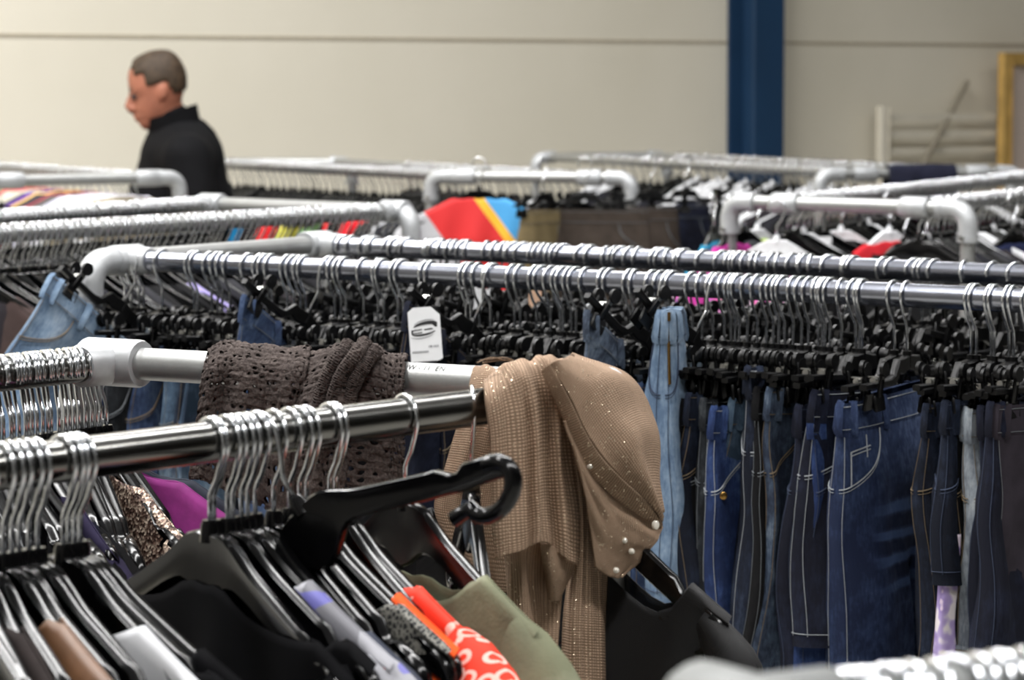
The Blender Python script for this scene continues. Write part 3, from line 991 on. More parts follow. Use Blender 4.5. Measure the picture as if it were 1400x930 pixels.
# ------------------------------------------------------------------ front rack, front rail
FAB = {
 'blackcotton': simple('black_cotton', srgb(8, 8, 10), .9, 0, .06, .1, 30, .25, 300),
 'blackfine': simple('black_jersey', srgb(6, 6, 8), .85, 0, .08, .1, 30, .2, 300),
 'white': simple('white_cotton', srgb(196, 197, 200), .85, 0, .2, .02, 20, .15, 200),
 'brown': simple('dark_brown_wool', srgb(40, 34, 33), .9, 0, .15, .1, 60, .3, 300),
 'tanleather': simple('tan_leather', srgb(104, 72, 48), .5, 0, .5, .15, 25, .3, 60),
 'greywool': simple('grey_wool', srgb(92, 90, 88), .9, 0, .15, .1, 60, .3, 300),
 'violet': simple('dark_violet_cotton', srgb(34, 30, 50), .85, 0, .08, .1, 40, .2, 300),
 'magenta': simple('magenta_velvet', srgb(128, 40, 112), .8, 0, .3, .1, 40, .2, 300),
 'orange': simple('orange_jersey', srgb(232, 86, 30), .8, 0, .2, .05, 40, .2, 400),
 'navyknit': simple('navy_knit', srgb(18, 19, 30), .9, 0, .06, .1, 40, .4, 200),
 'slate': simple('slate_cotton', srgb(58, 62, 74), .85, 0, .2, .1, 40, .3, 200),
}
def olivem():
    t = NT('olive_twill'); v = t.mapping()
    n = t.noise(v, 14, 5); n2 = t.noise(v, 300, 2)
    t.set(color=t.ramp(n, [(.3, srgb(92, 94, 76)), (.55, srgb(108, 110, 88)), (.75, srgb(142, 143, 122))]), rough=.85, spec=.15)
    t.bump(t.math('ADD', n2, t.math('MULTIPLY', n, 4)), .4, .001); return t.m
FAB['olive'] = olivem()
def ringsm():
    t = NT('red_ring_print')
    vo = t.node('ShaderNodeTexVoronoi', {'Vector': t.mapping((1, .6, 1)), 'Scale': 58, 'Randomness': .35})
    d = vo.outputs['Distance']
    a = t.math('LESS_THAN', t.math('ABSOLUTE', t.math('SUBTRACT', d, .36)), .085)
    gate = t.math('GREATER_THAN', t.noise(t.mapping(), 9, 1), .34)
    c = t.mix(t.math('MULTIPLY', a, gate), srgb(218, 50, 24), srgb(238, 178, 166))
    t.set(color=c, rough=.7, spec=.25); t.bump(t.noise(t.mapping(), 300, 2), .2, .0006); return t.m
FAB['rings'] = ringsm()
def plaidm():
    t = NT('grey_violet_plaid')
    sep = t.node('ShaderNodeSeparateXYZ', {'Vector': t.mapping((1, 1, 1), rot=(0, .5, .3))})
    a = t.math('FRACT', t.math('MULTIPLY', sep.outputs['X'], 14)); b = t.math('FRACT', t.math('MULTIPLY', sep.outputs['Z'], 12))
    ka = t.math('LESS_THAN', a, .4); kb = t.math('LESS_THAN', b, .4)
    c = t.mix(ka, srgb(108, 108, 114), srgb(150, 150, 156)); c = t.mix(t.math('MULTIPLY', t.math('MULTIPLY', kb, .8), t.math('GREATER_THAN', t.noise(t.mapping(), 14, 2), .5)), c, srgb(92, 90, 172))
    t.set(color=c, rough=.7); t.bump(t.noise(t.mapping(), 60, 3), .3, .001); return t.m
FAB['plaid'] = plaidm()
def sequinm():
    t = NT('bronze_sequins')
    vo = t.node('ShaderNodeTexVoronoi', {'Vector': t.mapping(), 'Scale': 330})
    c = t.ramp(t.node('ShaderNodeSeparateColor', {'Color': vo.outputs['Color']}).outputs[0], [(.2, srgb(60, 44, 40)), (.6, srgb(120, 96, 84)), (.9, srgb(216, 196, 176))])
    t.set(color=c, rough=.3, metal=.6); t.bump(vo.outputs['Distance'], .6, .002); return t.m
FAB['sequin'] = sequinm()
def lacem():
    t = NT('black_and_cream_lace')
    vo = t.node('ShaderNodeTexVoronoi', {'Vector': t.mapping(), 'Scale': 200}, feature='DISTANCE_TO_EDGE')
    k = t.math('LESS_THAN', vo.outputs['Distance'], .12)
    t.set(color=t.mix(k, srgb(34, 34, 34), srgb(128, 126, 118)), rough=.8); return t.m
FAB['lace'] = lacem()
def floralm():
    t = NT('pink_grey_print')
    n = t.noise(t.mapping(), 40, 3)
    t.set(color=t.ramp(n, [(.35, srgb(70, 68, 66)), (.48, srgb(150, 146, 140)), (.56, srgb(196, 186, 178)), (.64, srgb(186, 84, 84))]), rough=.8); return t.m
FAB['floral'] = floralm()
def sheerm():
    t = NT('sheer_black_voile')
    lw = t.node('ShaderNodeLayerWeight', {'Blend': .35}).outputs['Facing']
    t.set(color=srgb(14, 14, 16), rough=.7, alpha=t.math('ADD', .86, t.math('MULTIPLY', lw, .1)))
    return t.m
FAB['sheer'] = sheerm()

YF = atan2(-.88, .47)                          # the hangers are twisted towards the camera
gfr = 'black shoulder hangers on the front rail of the front rack'
rackF = {}
for px in (-70, -52, -36, -18, 2, 14, 26, 38, 50, 84, 92, 100, 108, 287, 293, 309, 318, 328, 338, 349, 374, 395, 408, 418, 450, 457, 553, 645):
    pos = at_px(R1F, px)
    yaw = YF + R.uniform(-.07, .07); tl = R.uniform(-.03, .03)
    vx = .50 + .20 * min(max((px + 60) / 170, 0), 1) if px < 280 else .60
    yaw = atan2(-sqrt(1 - vx * vx), vx) + R.uniform(-.05, .05)
    lab = 'black shoulder hanger among the others on the front rail of the front rack'; g_ = gfr
    if px == 645: lab, g_, yaw = 'black shoulder hanger hooked next to the beige sweater at the rail end', None, radians(-84)
    if px == 553: lab, g_, yaw = 'black shoulder hanger hooked alone in the middle of the bare rail', None, YF + .1
    place(PH, pos, yaw, tl, lab, 'hanger', g_)
    rackF[px] = (pos, yaw, tl)
# the hanger swung out sideways with its curled end in front of the sweater
pos = at_px(R1F, 352)
swung = place(PH, pos, radians(-40), radians(-41), 'glossy black hanger swung up sideways with its curled end by the beige sweater', 'hanger')
def onF(px, g, dz=0): pos, yaw, tl = rackF[px]; return wear(g, pos, yaw, tl, dz)
T_ = make_top
gd = 'black tops hidden between the hangers of the front rack'
onF(26, T_('black top between the tan leather and the grey wool shoulders', FAB['blackfine'], L=.6, seed=1, neck=.15, dip=.10, sleeve=0))
onF(-36, T_('dark brown wool jacket shoulder at the bottom left corner', FAB['brown'], 'jacket', L=.5, seed=2, neck=.08, sl_r=.05))
onF(2, T_('tan leather jacket shoulder beside the dark brown jacket', FAB['tanleather'], 'jacket', L=.5, seed=3, neck=.08))
onF(38, T_('grey wool top whose shoulder shows at the bottom edge', FAB['greywool'], L=.5, seed=4, neck=.17, dip=.12, sleeve=.2))
onF(84, T_('plain white cotton top between black hangers at bottom left', FAB['white'], L=.5, seed=5, neck=.105, dip=.05, sleeve=.2))
onF(100, T_('black cotton top behind the white one', FAB['blackcotton'], L=.6, seed=6, neck=.16, dip=.10, sleeve=0))
onF(108, T_('wide black top hanging below the bare stretch of rail', FAB['blackcotton'], L=.6, seed=7, neck=.14, dip=.07, sleeve=.2))
onF(287, T_('black cardigan hanging right below the bare stretch of rail', FAB['blackcotton'], 'cardigan', L=.6, seed=8, neck=.15, dip=.045, sleeve=.3, th=.03))
onF(309, T_('black jersey top right of the black cardigan', FAB['blackfine'], L=.6, seed=9, neck=.16, dip=.09, sleeve=0))
onF(328, T_('grey and violet checked sheer blouse', FAB['plaid'], 'blouse', L=.55, seed=10, neck=.09, dip=.05, sleeve=.22))
onF(338, T_('pink and grey printed top next to the checked blouse', FAB['floral'], L=.55, seed=11, neck=.15, dip=.08, sleeve=.2))
onF(349, T_('slate grey top next to the printed one', FAB['slate'], L=.55, seed=12, neck=.15, dip=.08, sleeve=.2))
onF(408, T_('black and cream lace top behind the orange one', FAB['lace'], L=.3, seed=13, neck=.13, dip=.07, sleeve=0))
onF(418, T_('plain orange jersey top', FAB['orange'], L=.55, seed=14, neck=.125, dip=.09, sleeve=.3, sl_r=.028))
onF(457, T_('red blouse printed with white rings', FAB['rings'], 'blouse', L=.55, seed=15, neck=.115, dip=.08, sleeve=.32, sl_r=.062, puff=.02))
onF(553, T_('olive green jacket right of the red ring-print blouse', FAB['olive'], 'jacket', L=.5, seed=16, neck=.12, dip=.08, sleeve=.3, sl_r=.055, puff=.01))
#onF(645, T_('black jersey top on the hanger beside the beige sweater', FAB['blackfine'], L=.5, seed=17, neck=.1, dip=.06, sleeve=0))

# the hanger with a sheer black top behind the sweater, facing the camera
pos = at_px((P, Q), 768)
hb = place(PH, pos + Vector((0, 0, 0)), radians(-38), radians(8), 'black hanger behind the beige sweater, its arm sloping over the blue jeans', 'hanger')
hb.location = pos + Vector((.012, -.012, -.012))
sb = T_('sheer black top hanging from the hanger behind the beige sweater', FAB['sheer'], L=.5, seed=18, neck=.155, dip=.055, square=True, sleeve=.12, sl_r=.034, half=.205)
wear(sb, hb.location, radians(-38), radians(8), 0)

# ------------------------------------------------------------------ front rack, rear rail
YB = YF + pi
gb = 'black shoulder hangers on the crowded rear rail of the front rack'
rackB = {}
px = -60
k = 0
while px < 146:
    pos = at_px(R1B, px)
    yaw = YB + R.uniform(-.12, .12)
    place(PH, pos, yaw, R.uniform(-.05, .05), 'black shoulder hanger on the crowded rear rail of the front rack', 'hanger', gb)
    rackB[k] = (pos, yaw); k += 1
    px += R.choice((5, 6, 7, 9, 10))
nB = k
def onB(i, g): pos, yaw = rackB[i % nB]; return wear(g, pos, yaw)
rackB[nB - 1] = (rackB[nB - 1][0], rackB[nB - 1][1] + .5); rackB[nB - 2] = (rackB[nB - 2][0], rackB[nB - 2][1] + .42)
onB(nB - 1, T_('slate top next to the magenta one on the rear rail of the front rack', FAB['slate'], L=.5, seed=37, neck=.1, dip=.03, sleeve=.25))
onB(nB - 2, T_('magenta velvet top on the rear rail of the front rack', FAB['magenta'], L=.5, seed=31, neck=.1, dip=.03, sleeve=.2))
onB(nB - 4, T_('bronze sequinned top next to the magenta one', FAB['sequin'], L=.5, seed=32, neck=.1, dip=.03, sleeve=.2))
onB(nB - 15, T_('dark violet cotton top behind the front rail', FAB['violet'], L=.5, seed=33, neck=.1, dip=.04, sleeve=.2))
onB(nB - 12, T_('navy knit behind the front rail', FAB['navyknit'], L=.5, seed=34, neck=.12, dip=.04, sleeve=.25))
for i in (1, 3, 5, 7, 9, 13, 16, 19):
    if i < nB - 2:
        onB(i, T_('dark top on the rear rail of the front rack', R.choice([FAB['blackcotton'], FAB['blackfine'], FAB['navyknit']]), L=.5, seed=40 + i, neck=.14, dip=.07, sleeve=.15, fine=False,
                  group='dark tops on the rear rail of the front rack'))

# ------------------------------------------------------------------ close blurred rack at the lower right
Y8 = perp_yaw(R8F)
px = 1085
while px < 1440:
    pos = at_px(R8F, px)
    place(PHS, pos, Y8 + R.uniform(-.2, .2), R.uniform(-.05, .05), 'shoulder hanger on the close blurred rail at the lower right', 'hanger', 'hangers on the close blurred rail')
    px += R.choice((12, 16, 22, 30))
# ------------------------------------------------------------------ beige sweater draped over the corner of the front rack
def knit(name, c0, c1, uvs, sparkle=True, cells=620):
    t = NT(name)
    uv = t.tc.outputs['UV']
    wa = t.node('ShaderNodeTexWave', {'Vector': uv, 'Scale': uvs, 'Distortion': .4}, wave_type='BANDS', bands_direction='X').outputs['Fac']
    wb = t.node('ShaderNodeTexWave', {'Vector': uv, 'Scale': uvs * 1.15, 'Distortion': .5}, wave_type='BANDS', bands_direction='Y').outputs['Fac']
    k = t.math('MULTIPLY', wa, wb)
    n = t.noise(t.mapping((1, 1, 1)), 30, 4)
    f = t.math('ADD', t.math('MULTIPLY', k, .7), t.math('MULTIPLY', n, .4))
    c = t.ramp(f, [(.12, c0), (.75, c1)])
    if sparkle:
        vo = t.node('ShaderNodeTexVoronoi', {'Vector': t.mapping(), 'Scale': cells})
        r = t.node('ShaderNodeSeparateColor', {'Color': vo.outputs['Color']}).outputs[0]
        g = t.math('MULTIPLY', t.math('GREATER_THAN', r, .92), t.math('LESS_THAN', vo.outputs['Distance'], .40))
        c = t.mix(g, c, srgb(244, 226, 196))
        t.set(metal=t.math('MULTIPLY', g, .85), rough=t.math('SUBTRACT', .78, t.math('MULTIPLY', g, .6)))
    else: t.set(rough=.9)
    t.set(color=c, spec=.2)
    t.bump(t.math('ADD', t.math('MULTIPLY', k, 1.0), t.math('MULTIPLY', n, .4)), .55, .0013)
    return t.m
M['knit'] = knit('beige_glitter_knit', srgb(112, 92, 74), srgb(186, 158, 134), 12)
M['knit_rib'] = knit('beige_rib_knit', srgb(110, 90, 72), srgb(180, 154, 130), 12)
M['pearl'] = simple('pearl_button', srgb(232, 226, 214), .15, .3)
rd = (R1F[1] - R1F[0]).normalized()
n1 = Vector((rd.y, -rd.x, 0)); n1 = n1 if n1.y < 0 else -n1       # out of the rail plane, towards the camera
cd = (Q - P).normalized(); n2 = Vector((cd.y, -cd.x, 0)); n2 = n2 if n2.y < 0 else -n2
def rp(px, py, off): return onplane(px, py, Q, n1, off)           # on the vertical plane of the front rail, off metres in front
def cp(px, py, off): return onplane(px, py, Q, n2, off)           # on the vertical plane of the cross pipe
sw = thing('sweater', 'beige glitter-knit sweater draped over the front rack corner', 'sweater', (Q.x, Q.y, RH + .02))
swo = Vector(sw.location)
def sheet(name, grid, nu, nv, uvs, mat=None, fn=None, thick=.0026, parent=None):
    V, Fc, UV = patch(grid, nu, nv, fn)
    V = [v - swo for v in V]
    return sheet_obj(name, V, Fc, UV, uvs, mat or M['knit'], parent or sw, thick)
def wr(a, s1, s2, q):   # gentle cloth wrinkles
    return lambda u, v, p: a * noise.noise(Vector((u * s1 + q, v * s2, q)))
# front panel: over the rail and down to the hem
g = [
 [rp(676, 560, -.045), rp(690, 556, -.048), rp(706, 550, -.048), rp(722, 545, -.050), rp(738, 540, -.050), rp(752, 540, -.05), rp(768, 540, -.05), rp(790, 545, -.05)],
 [rp(668, 524, -.020), rp(684, 514, -.022), rp(700, 506, -.022), rp(718, 500, -.022), rp(735, 496, -.02), rp(750, 494, -.02), rp(768, 496, -.02), rp(790, 505, -.02)],
 [rp(662, 524, .004), rp(680, 508, .004), rp(697, 500, .006), rp(716, 493, .004), rp(735, 490, .006), rp(752, 491, .004), rp(769, 494, .004), rp(790, 506, .0)],
 [rp(664, 545, .022), rp(684, 530, .026), rp(704, 520, .024), rp(724, 512, .028), rp(744, 508, .018), rp(760, 508, .026), rp(774, 514, .020), rp(794, 530, .01)],
 [rp(670, 590, .028), rp(692, 585, .034), rp(714, 580, .026), rp(736, 575, .036), rp(749, 572, .018), rp(764, 572, .030), rp(779, 575, .022), rp(800, 590, .01)],
 [rp(671, 650, .028), rp(695, 648, .036), rp(719, 645, .028), rp(739, 642, .040), rp(748, 640, .020), rp(768, 638, .034), rp(785, 638, .022), rp(802, 645, .01)],
 [rp(673, 705, .028), rp(697, 704, .038), rp(721, 702, .030), rp(741, 698, .042), rp(750, 698, .020), rp(774, 702, .036), rp(790, 705, .022), rp(804, 705, .01)],
 [rp(677, 763, .028), rp(698, 758, .038), rp(722, 748, .032), rp(741, 741, .042), rp(751, 747, .022), rp(776, 765, .036), rp(788, 772, .022), rp(800, 770, .01)],
]
sheet('front_panel', g, 84, 96, (1.0, 2.1), None, lambda u, v, p: .0022 * noise.noise(Vector((u * 7, v * 5, 1))) + .0050 * (abs(sin(u * 9.2 + .9 * v)) - .6) * min(v * 3, 1) + .0012 * sin(u * 40 + 3 * v))
# ribbed hem at the bottom of the front panel
# lobe sticking out to the right, and its ribbed neckband
inner = [(742, 506), (752, 530), (766, 560), (782, 598), (802, 640), (832, 672), (868, 700), (905, 723)]
band = [(752, 497), (766, 522), (782, 552), (800, 590), (822, 624), (848, 652), (878, 680), (906, 715)]
mid1 = [(765, 491), (785, 506), (808, 528), (830, 560), (850, 592), (868, 622), (886, 658), (905, 705)]
mid2 = [(778, 490), (808, 498), (842, 515), (864, 543), (880, 578), (888, 612), (895, 655), (904, 700)]
outr = [(786, 489), (822, 498), (858, 518), (882, 548), (893, 582), (896, 618), (898, 660), (905, 702)]
O = [.030, .036, .040, .044, .048, .050, .048, .040]
def lane(L, k): return [rp(x, y, O[i] * k[0] + k[1]) for i, (x, y) in enumerate(L)]
gb_ = [lane(inner, (1, .0)), lane(band, (1.2, .004))]
sheet('neckband', gb_, 70, 8, (2.3, .34), M['knit_rib'], lambda u, v, p: .0012 * sin(v * pi), .004)
gl = [lane(band, (1.2, .003)), lane(mid1, (1.25, .006)), lane(mid2, (.9, -.004)), lane(outr, (.2, -.012)), [p + Vector((-.004, .03, 0)) for p in lane(outr, (0, -.03))],
      [rp(x - 14, y + 14, -.075) for x, y in outr]]
sheet('back_panel', gl, 70, 50, (2.2, 1.6), None, lambda u, v, p: .005 * noise.noise(Vector((u * 4, v * 3, 8))) + .0016 * sin(v * 20 + u * 5))
# top gather from the crest over to the lobe
# layer showing under the neckband, with buttons along its edge
gc = [[rp(x, y, 0.046) for x, y in ((772, 575), (800, 630), (828, 664), (862, 692), (896, 716), (906, 722))],
      [rp(x, y, 0.052) for x, y in ((786, 620), (808, 660), (836, 692), (866, 716), (892, 730), (899, 736))],
      [rp(x, y, 0.050) for x, y in ((798, 670), (816, 700), (840, 724), (864, 742), (884, 748), (888, 752))],
      [rp(x, y, 0.044) for x, y in ((806, 720), (820, 744), (838, 760), (854, 766), (868, 768), (873, 770))],
      [rp(x, y, 0.040) for x, y in ((814, 776), (822, 782), (832, 788), (840, 790), (846, 790), (850, 787))]]
sheet('button_placket', gc, 50, 40, (1.5, 1.6), None, lambda u, v, p: .002 * noise.noise(Vector((u * 6, v * 6, 3))))
for k, (x, y) in enumerate(((896, 718), (853, 739), (863, 754), (842, 780), (806, 637))):
    c = rp(x, y, (.062 if k == 0 else .050) if k != 4 else .052) - swo
    mb = MB(); mb.tube([c - n1 * .001, c + n1 * .0015, c + n1 * .0028], [.0028, .0028, .0018] if k else [.0042, .0042, .0026], 14); mb.build('button', M['pearl'], sw)
# long sleeve hanging in the middle
gd_ = [
 [rp(744, 508, .012), rp(755, 505, .022), rp(764, 506, .016), rp(772, 515, .012)],
 [rp(762, 570, .010), rp(775, 568, .024), rp(785, 575, .016), rp(796, 590, .010)],
 [rp(776, 640, .008), rp(790, 640, .024), rp(802, 645, .014), rp(814, 660, .010)],
 [rp(780, 710, .006), rp(796, 710, .024), rp(812, 712, .016), rp(827, 715, .010)],
 [rp(774, 780, .004), rp(795, 782, .024), rp(816, 784, .018), rp(834, 786, .008)],
 [rp(766, 850, .002), rp(792, 852, .024), rp(818, 854, .020), rp(840, 856, .006)],
 [rp(764, 940, .0), rp(792, 942, .024), rp(820, 944, .022), rp(846, 946, .004)],
 [rp(763, 1040, .0), rp(792, 1042, .022), rp(822, 1044, .020), rp(849, 1046, .002)],
]
sleeve_fold = lambda q: (lambda u, v, p: .004 * noise.noise(Vector((u * 9 + q, v * 2, q))) + .0055 * (abs(sin(u * 7.5 + q + .5 * v)) - .6) * min(v * 3, 1))
sheet('sleeve', gd_, 50, 150, (.75, 3.6), None, sleeve_fold(1))
back = [[p - n1 * .030 for p in r_] for r_ in gd_]
ge = [
 [rp(688, 720, -.004), rp(708, 720, .012), rp(730, 722, .008), rp(758, 724, .0)],
 [rp(691, 780, -.006), rp(712, 780, .014), rp(724, 781, .004), rp(764, 782, .004)],
 [rp(695, 850, -.006), rp(716, 851, .014), rp(728, 852, .002), rp(761, 852, .006)],
 [rp(702, 940, -.006), rp(720, 941, .012), rp(732, 942, .0), rp(756, 942, .006)],
 [rp(708, 1030, -.006), rp(722, 1031, .010), rp(734, 1032, .0), rp(752, 1032, .004)],
]
sheet('sleeve', ge, 44, 100, (.75, 2.6), None, sleeve_fold(5))
# turned-back corner under the hem
gf = [
 [rp(738, 742, .018), rp(752, 745, .024), rp(768, 758, .026), rp(786, 772, .018)],
 [rp(742, 765, .018), rp(754, 772, .026), rp(766, 780, .028), rp(780, 786, .018)],
 [rp(747, 790, .016), rp(754, 796, .024), rp(762, 800, .024), rp(772, 802, .016)],
 [rp(750, 818, .014), rp(755, 821, .018), rp(760, 822, .018), rp(764, 820, .014)],
]
sheet('cuff', gf, 24, 24, (.5, .8), M['knit_rib'])
# part behind the rail, hanging from the cross pipe
gg = [
 [cp(652, 520, -.03), cp(672, 520, -.03), cp(700, 520, -.03), cp(740, 520, -.03)],
 [cp(650, 506, .004), cp(672, 502, .006), cp(700, 500, .006), cp(740, 500, .006)],
 [cp(640, 545, .024), cp(662, 545, .028), cp(700, 545, .024), cp(740, 545, .02)],
 [cp(620, 600, .026), cp(646, 602, .036), cp(680, 605, .024), cp(725, 605, .02)],
 [cp(604, 655, .026), cp(632, 660, .034), cp(672, 662, .020), cp(720, 662, .02)],
 [cp(596, 705, .024), cp(628, 712, .030), cp(668, 720, .018), cp(718, 722, .02)],
 [cp(640, 790, .022), cp(656, 800, .026), cp(682, 810, .016), cp(720, 812, .02)],
]
sheet('hem_panel', gg, 50, 80, (1.2, 2.4), None, lambda u, v, p: .004 * noise.noise(Vector((u * 6, v * 2.4, 6))))
mb = MB()
for k in range(4):
    a = rp(652 + 4 * k, 496 - (k % 2) * 3, .0); b_ = rp(672 + 5 * k, 489 + (k % 3) * 2, .003); c_ = rp(690 + 4 * k, 493, .004)
    mb.tube([catmull([a - swo, b_ - swo, c_ - swo], i / 8) for i in range(9)], .0006, 5)
mb.build('loose_yarn', M['knit'], sw)

# ------------------------------------------------------------------ dark crochet shawl over the cross pipe
def crochet():
    t = NT('dark_brown_crochet')
    uv = t.tc.outputs['UV']
    mp = t.node('ShaderNodeMapping', {'Vector': uv, 'Scale': (25, 20, 1)}).outputs[0]
    ds = t.node('ShaderNodeTexNoise', {'Vector': uv, 'Scale': 14.0, 'Detail': 2.0})
    mv = t.node('ShaderNodeVectorMath', {0: mp, 1: ds.outputs['Color']}, operation='ADD').outputs[0]
    vo = t.node('ShaderNodeTexVoronoi', {'Vector': mv, 'Scale': 1.0, 'Randomness': .38})
    d = vo.outputs['Distance']
    n = t.noise(t.mapping(), 420, 3, .7)
    n2 = t.noise(t.mapping(), 26, 2)
    h = t.math('ADD', d, t.math('MULTIPLY', n, .25))
    c = t.ramp(t.math('ADD', t.math('MULTIPLY', n, .7), t.math('MULTIPLY', n2, .3)), [(.3, srgb(46, 40, 39)), (.55, srgb(78, 70, 67)), (.8, srgb(120, 110, 104))])
    hole = t.math('LESS_THAN', t.math('ADD', d, t.math('MULTIPLY', n2, .12)), .38)
    t.set(color=c, rough=.95, spec=.1, alpha=t.math('SUBTRACT', 1.0, hole))
    t.bump(h, .9, .004)
    return t.m
M['crochet'] = crochet()
sh = thing('shawl', 'dark brown crocheted shawl folded over the cross pipe of the front rack', 'shawl', (((P + Q) / 2).x, ((P + Q) / 2).y, RH + .02))
swo = Vector(sh.location)
cols = [(284, 477), (298, 468), (318, 466), (345, 469), (375, 474), (402, 476), (424, 477)]
g = [[cp(x + 2, y + 90, -.030) for x, y in cols], [cp(x + 2, y + 24, -.028) for x, y in cols], [cp(x, y, .0) for x, y in cols],
     [cp(x - 3, y + 22, .024) for x, y in cols], [cp(x - 8, y + 55, .030 + .006 * (i % 2)) for i, (x, y) in enumerate(cols)],
     [cp(x - 16, y + 100, .030 + .010 * (i % 2)) for i, (x, y) in enumerate(cols)], [cp(x - 20, y + 140, .030 + .010 * (i % 2)) for i, (x, y) in enumerate(cols)],
     [cp(x - 24, y + 178 + 10 * i, .028 + .008 * (i % 2)) for i, (x, y) in enumerate(cols)]]
cro = lambda q: (lambda u, v, p:   .0045 * noise.noise(Vector((u * 5 + q, v * 5, q))) + .0018 * noise.noise(Vector((u * 40, v * 40, q))))
sheet('wide_fold', g, 120, 140, (.62, 1.6), M['crochet'], cro(1), .003, sh)
cols = [(412, 480), (440, 478), (462, 470), (480, 467), (496, 469), (512, 474), (524, 481), (542, 485), (556, 488)]
offs = [.0, .004, .016, .010, .022, .012, .010, .004, .0]
g = [[cp(x + 2, y + 90, -.034) for x, y in cols], [cp(x + 2, y + 24, -.030) for x, y in cols], [cp(x, y, .0 + offs[i]) for i, (x, y) in enumerate(cols)],
     [cp(x - (12 if i < 6 else 4), y + 30, .022 + offs[i]) for i, (x, y) in enumerate(cols)], [cp(x - (28 if 0 < i < 6 else 5), y + 66, .026 + offs[i] * 1.3) for i, (x, y) in enumerate(cols)],
     [cp(x - (34 if 0 < i < 6 else 4), y + 110, .028 + offs[i] * 1.3) for i, (x, y) in enumerate(cols)], [cp(x - (34 if 0 < i < 6 else 3), y + 160, .028 + offs[i]) for i, (x, y) in enumerate(cols)],
     [cp(x - (30 if 0 < i < 6 else 4), y + 214, .026 + offs[i]) for i, (x, y) in enumerate(cols)]]
sheet('gathered_fold', g, 110, 150, (.75, 1.7), M['crochet'], cro(4), .003, sh)
# rolled ropes of the gather
for k, pts in enumerate((((478, 470, .03), (462, 490, .046), (446, 520, .05), (436, 556, .052), (428, 600, .05)), ((500, 468, .03), (486, 486, .05), (468, 512, .055), (456, 546, .056), (450, 600, .05)),
                         ((516, 478, .03), (498, 500, .045), (482, 530, .05), (472, 570, .05)))):
    pp = [cp(x, y, o) - swo for x, y, o in pts]
    path = [catmull(pp, i / 30) for i in range(31)]
    V = []; UV = []; Fc = []
    na = 14
    for i, p in enumerate(path):
        tdir = (path[min(i + 1, 30)] - path[max(i - 1, 0)]).normalized()
        a_ = n2.cross(tdir).normalized(); b_ = tdir.cross(a_)
        r_ = .0075 * (1 + .2 * noise.noise(Vector((i * .4, k, 0))))
        for j in range(na + 1):
            an = 2 * pi * j / na
            V.append(p + a_ * cos(an) * r_ + b_ * sin(an) * r_); UV.append((i / 30 * 1.3 * 3, j / na * .35 * 3))
    for i in range(30):
        for j in range(na): a0 = i * (na + 1) + j; Fc.append((a0, a0 + 1, a0 + na + 2, a0 + na + 1))
    sheet_obj('rolled_edge', V, Fc, UV, (1 / 2.2, 1 / 2.2), M['crochet'], sh, 0)
# ------------------------------------------------------------------ racks further back
FARCOL = {}
def fab(rgb):
    if rgb not in FARCOL: FARCOL[rgb] = simple('cloth_%d_%d_%d' % rgb, srgb(*rgb), .85, 0, .2, .08, 30, .2, 200)
    return FARCOL[rgb]
DARKS = [(12, 12, 14), (18, 18, 22), (9, 9, 11), (26, 26, 32), (34, 30, 34), (18, 21, 32), (42, 42, 46)]
MASS = []
def row(rail, x0, x1, steps, near, glabel, group, white=0.0, twist=.15, bias=0.0, mass=False):
    y = perp_yaw(rail, near); out = []
    px = x0
    while px < x1:
        pos = at_px(rail, px)
        w_ = R.random() < white
        yaw = y + bias + R.uniform(-twist, twist)
        if mass: MASS.append((pos, yaw, R.uniform(-.06, .06), w_))
        else: place(PHW if w_ else PHS, pos, yaw, R.uniform(-.06, .06), ('white ' if w_ else 'black ') + glabel, 'hanger', group + (', white' if w_ else ', black'))
        out.append((px, pos, yaw)); px += R.choice(steps)
    return out
def dress(hs, every, cols, label, group, L=.6, sleeve=.28, skip=(), dz=0):
    for k, (px, pos, yaw) in enumerate(hs):
        if k % every == 0 and not any(a <= px <= b for a, b in skip):
            wear(make_top(label, fab(R.choice(cols)), 'top', group, L=L, seed=300 + k + px * .01, neck=.09, dip=.04, sleeve=sleeve, fine=False), pos, yaw + R.uniform(-.08, .08), 0, dz)
def one(hs, px, rgb, label, cat='top', mat=None, **kw):
    h = min(hs, key=lambda q: abs(q[0] - px))
    a = dict(L=.55, seed=px * .11, neck=.09, dip=.04, sleeve=.28, fine=False); a.update(kw)
    z_ = a.pop('dz', 0)
    return wear(make_top(label, mat or fab(rgb), cat, None, **a), h[1], h[2], 0, z_)

# R3
h3f = row(R3F, -40, 538, (6, 7, 8, 9, 11), True, 'hanger on the nearer rail of the rack behind the jeans rack', 'hangers on the nearer rail of the rack behind the jeans', 0)
h3b = row(R3B, -40, 284, (5, 6, 7, 8), False, 'hanger on the further rail of the rack behind the jeans rack', 'hangers on the further rail of the rack behind the jeans', 0)
dress(h3f, 3, DARKS, 'dark top on the nearer rail of the rack behind the jeans rack', 'dark tops on the nearer rail behind the jeans rack')
dress(h3b, 3, DARKS, 'dark top on the further rail of the rack behind the jeans rack', 'dark tops on the further rail behind the jeans rack')
one(h3f, -20, (206, 190, 60), 'yellow top low at the left edge behind the light blue jeans')
one(h3f, -32, (60, 48, 46), 'brown top at the left edge behind the light blue jeans')
one(h3f, 205, (150, 140, 190), 'lilac top below the nearer rail behind the jeans rack')
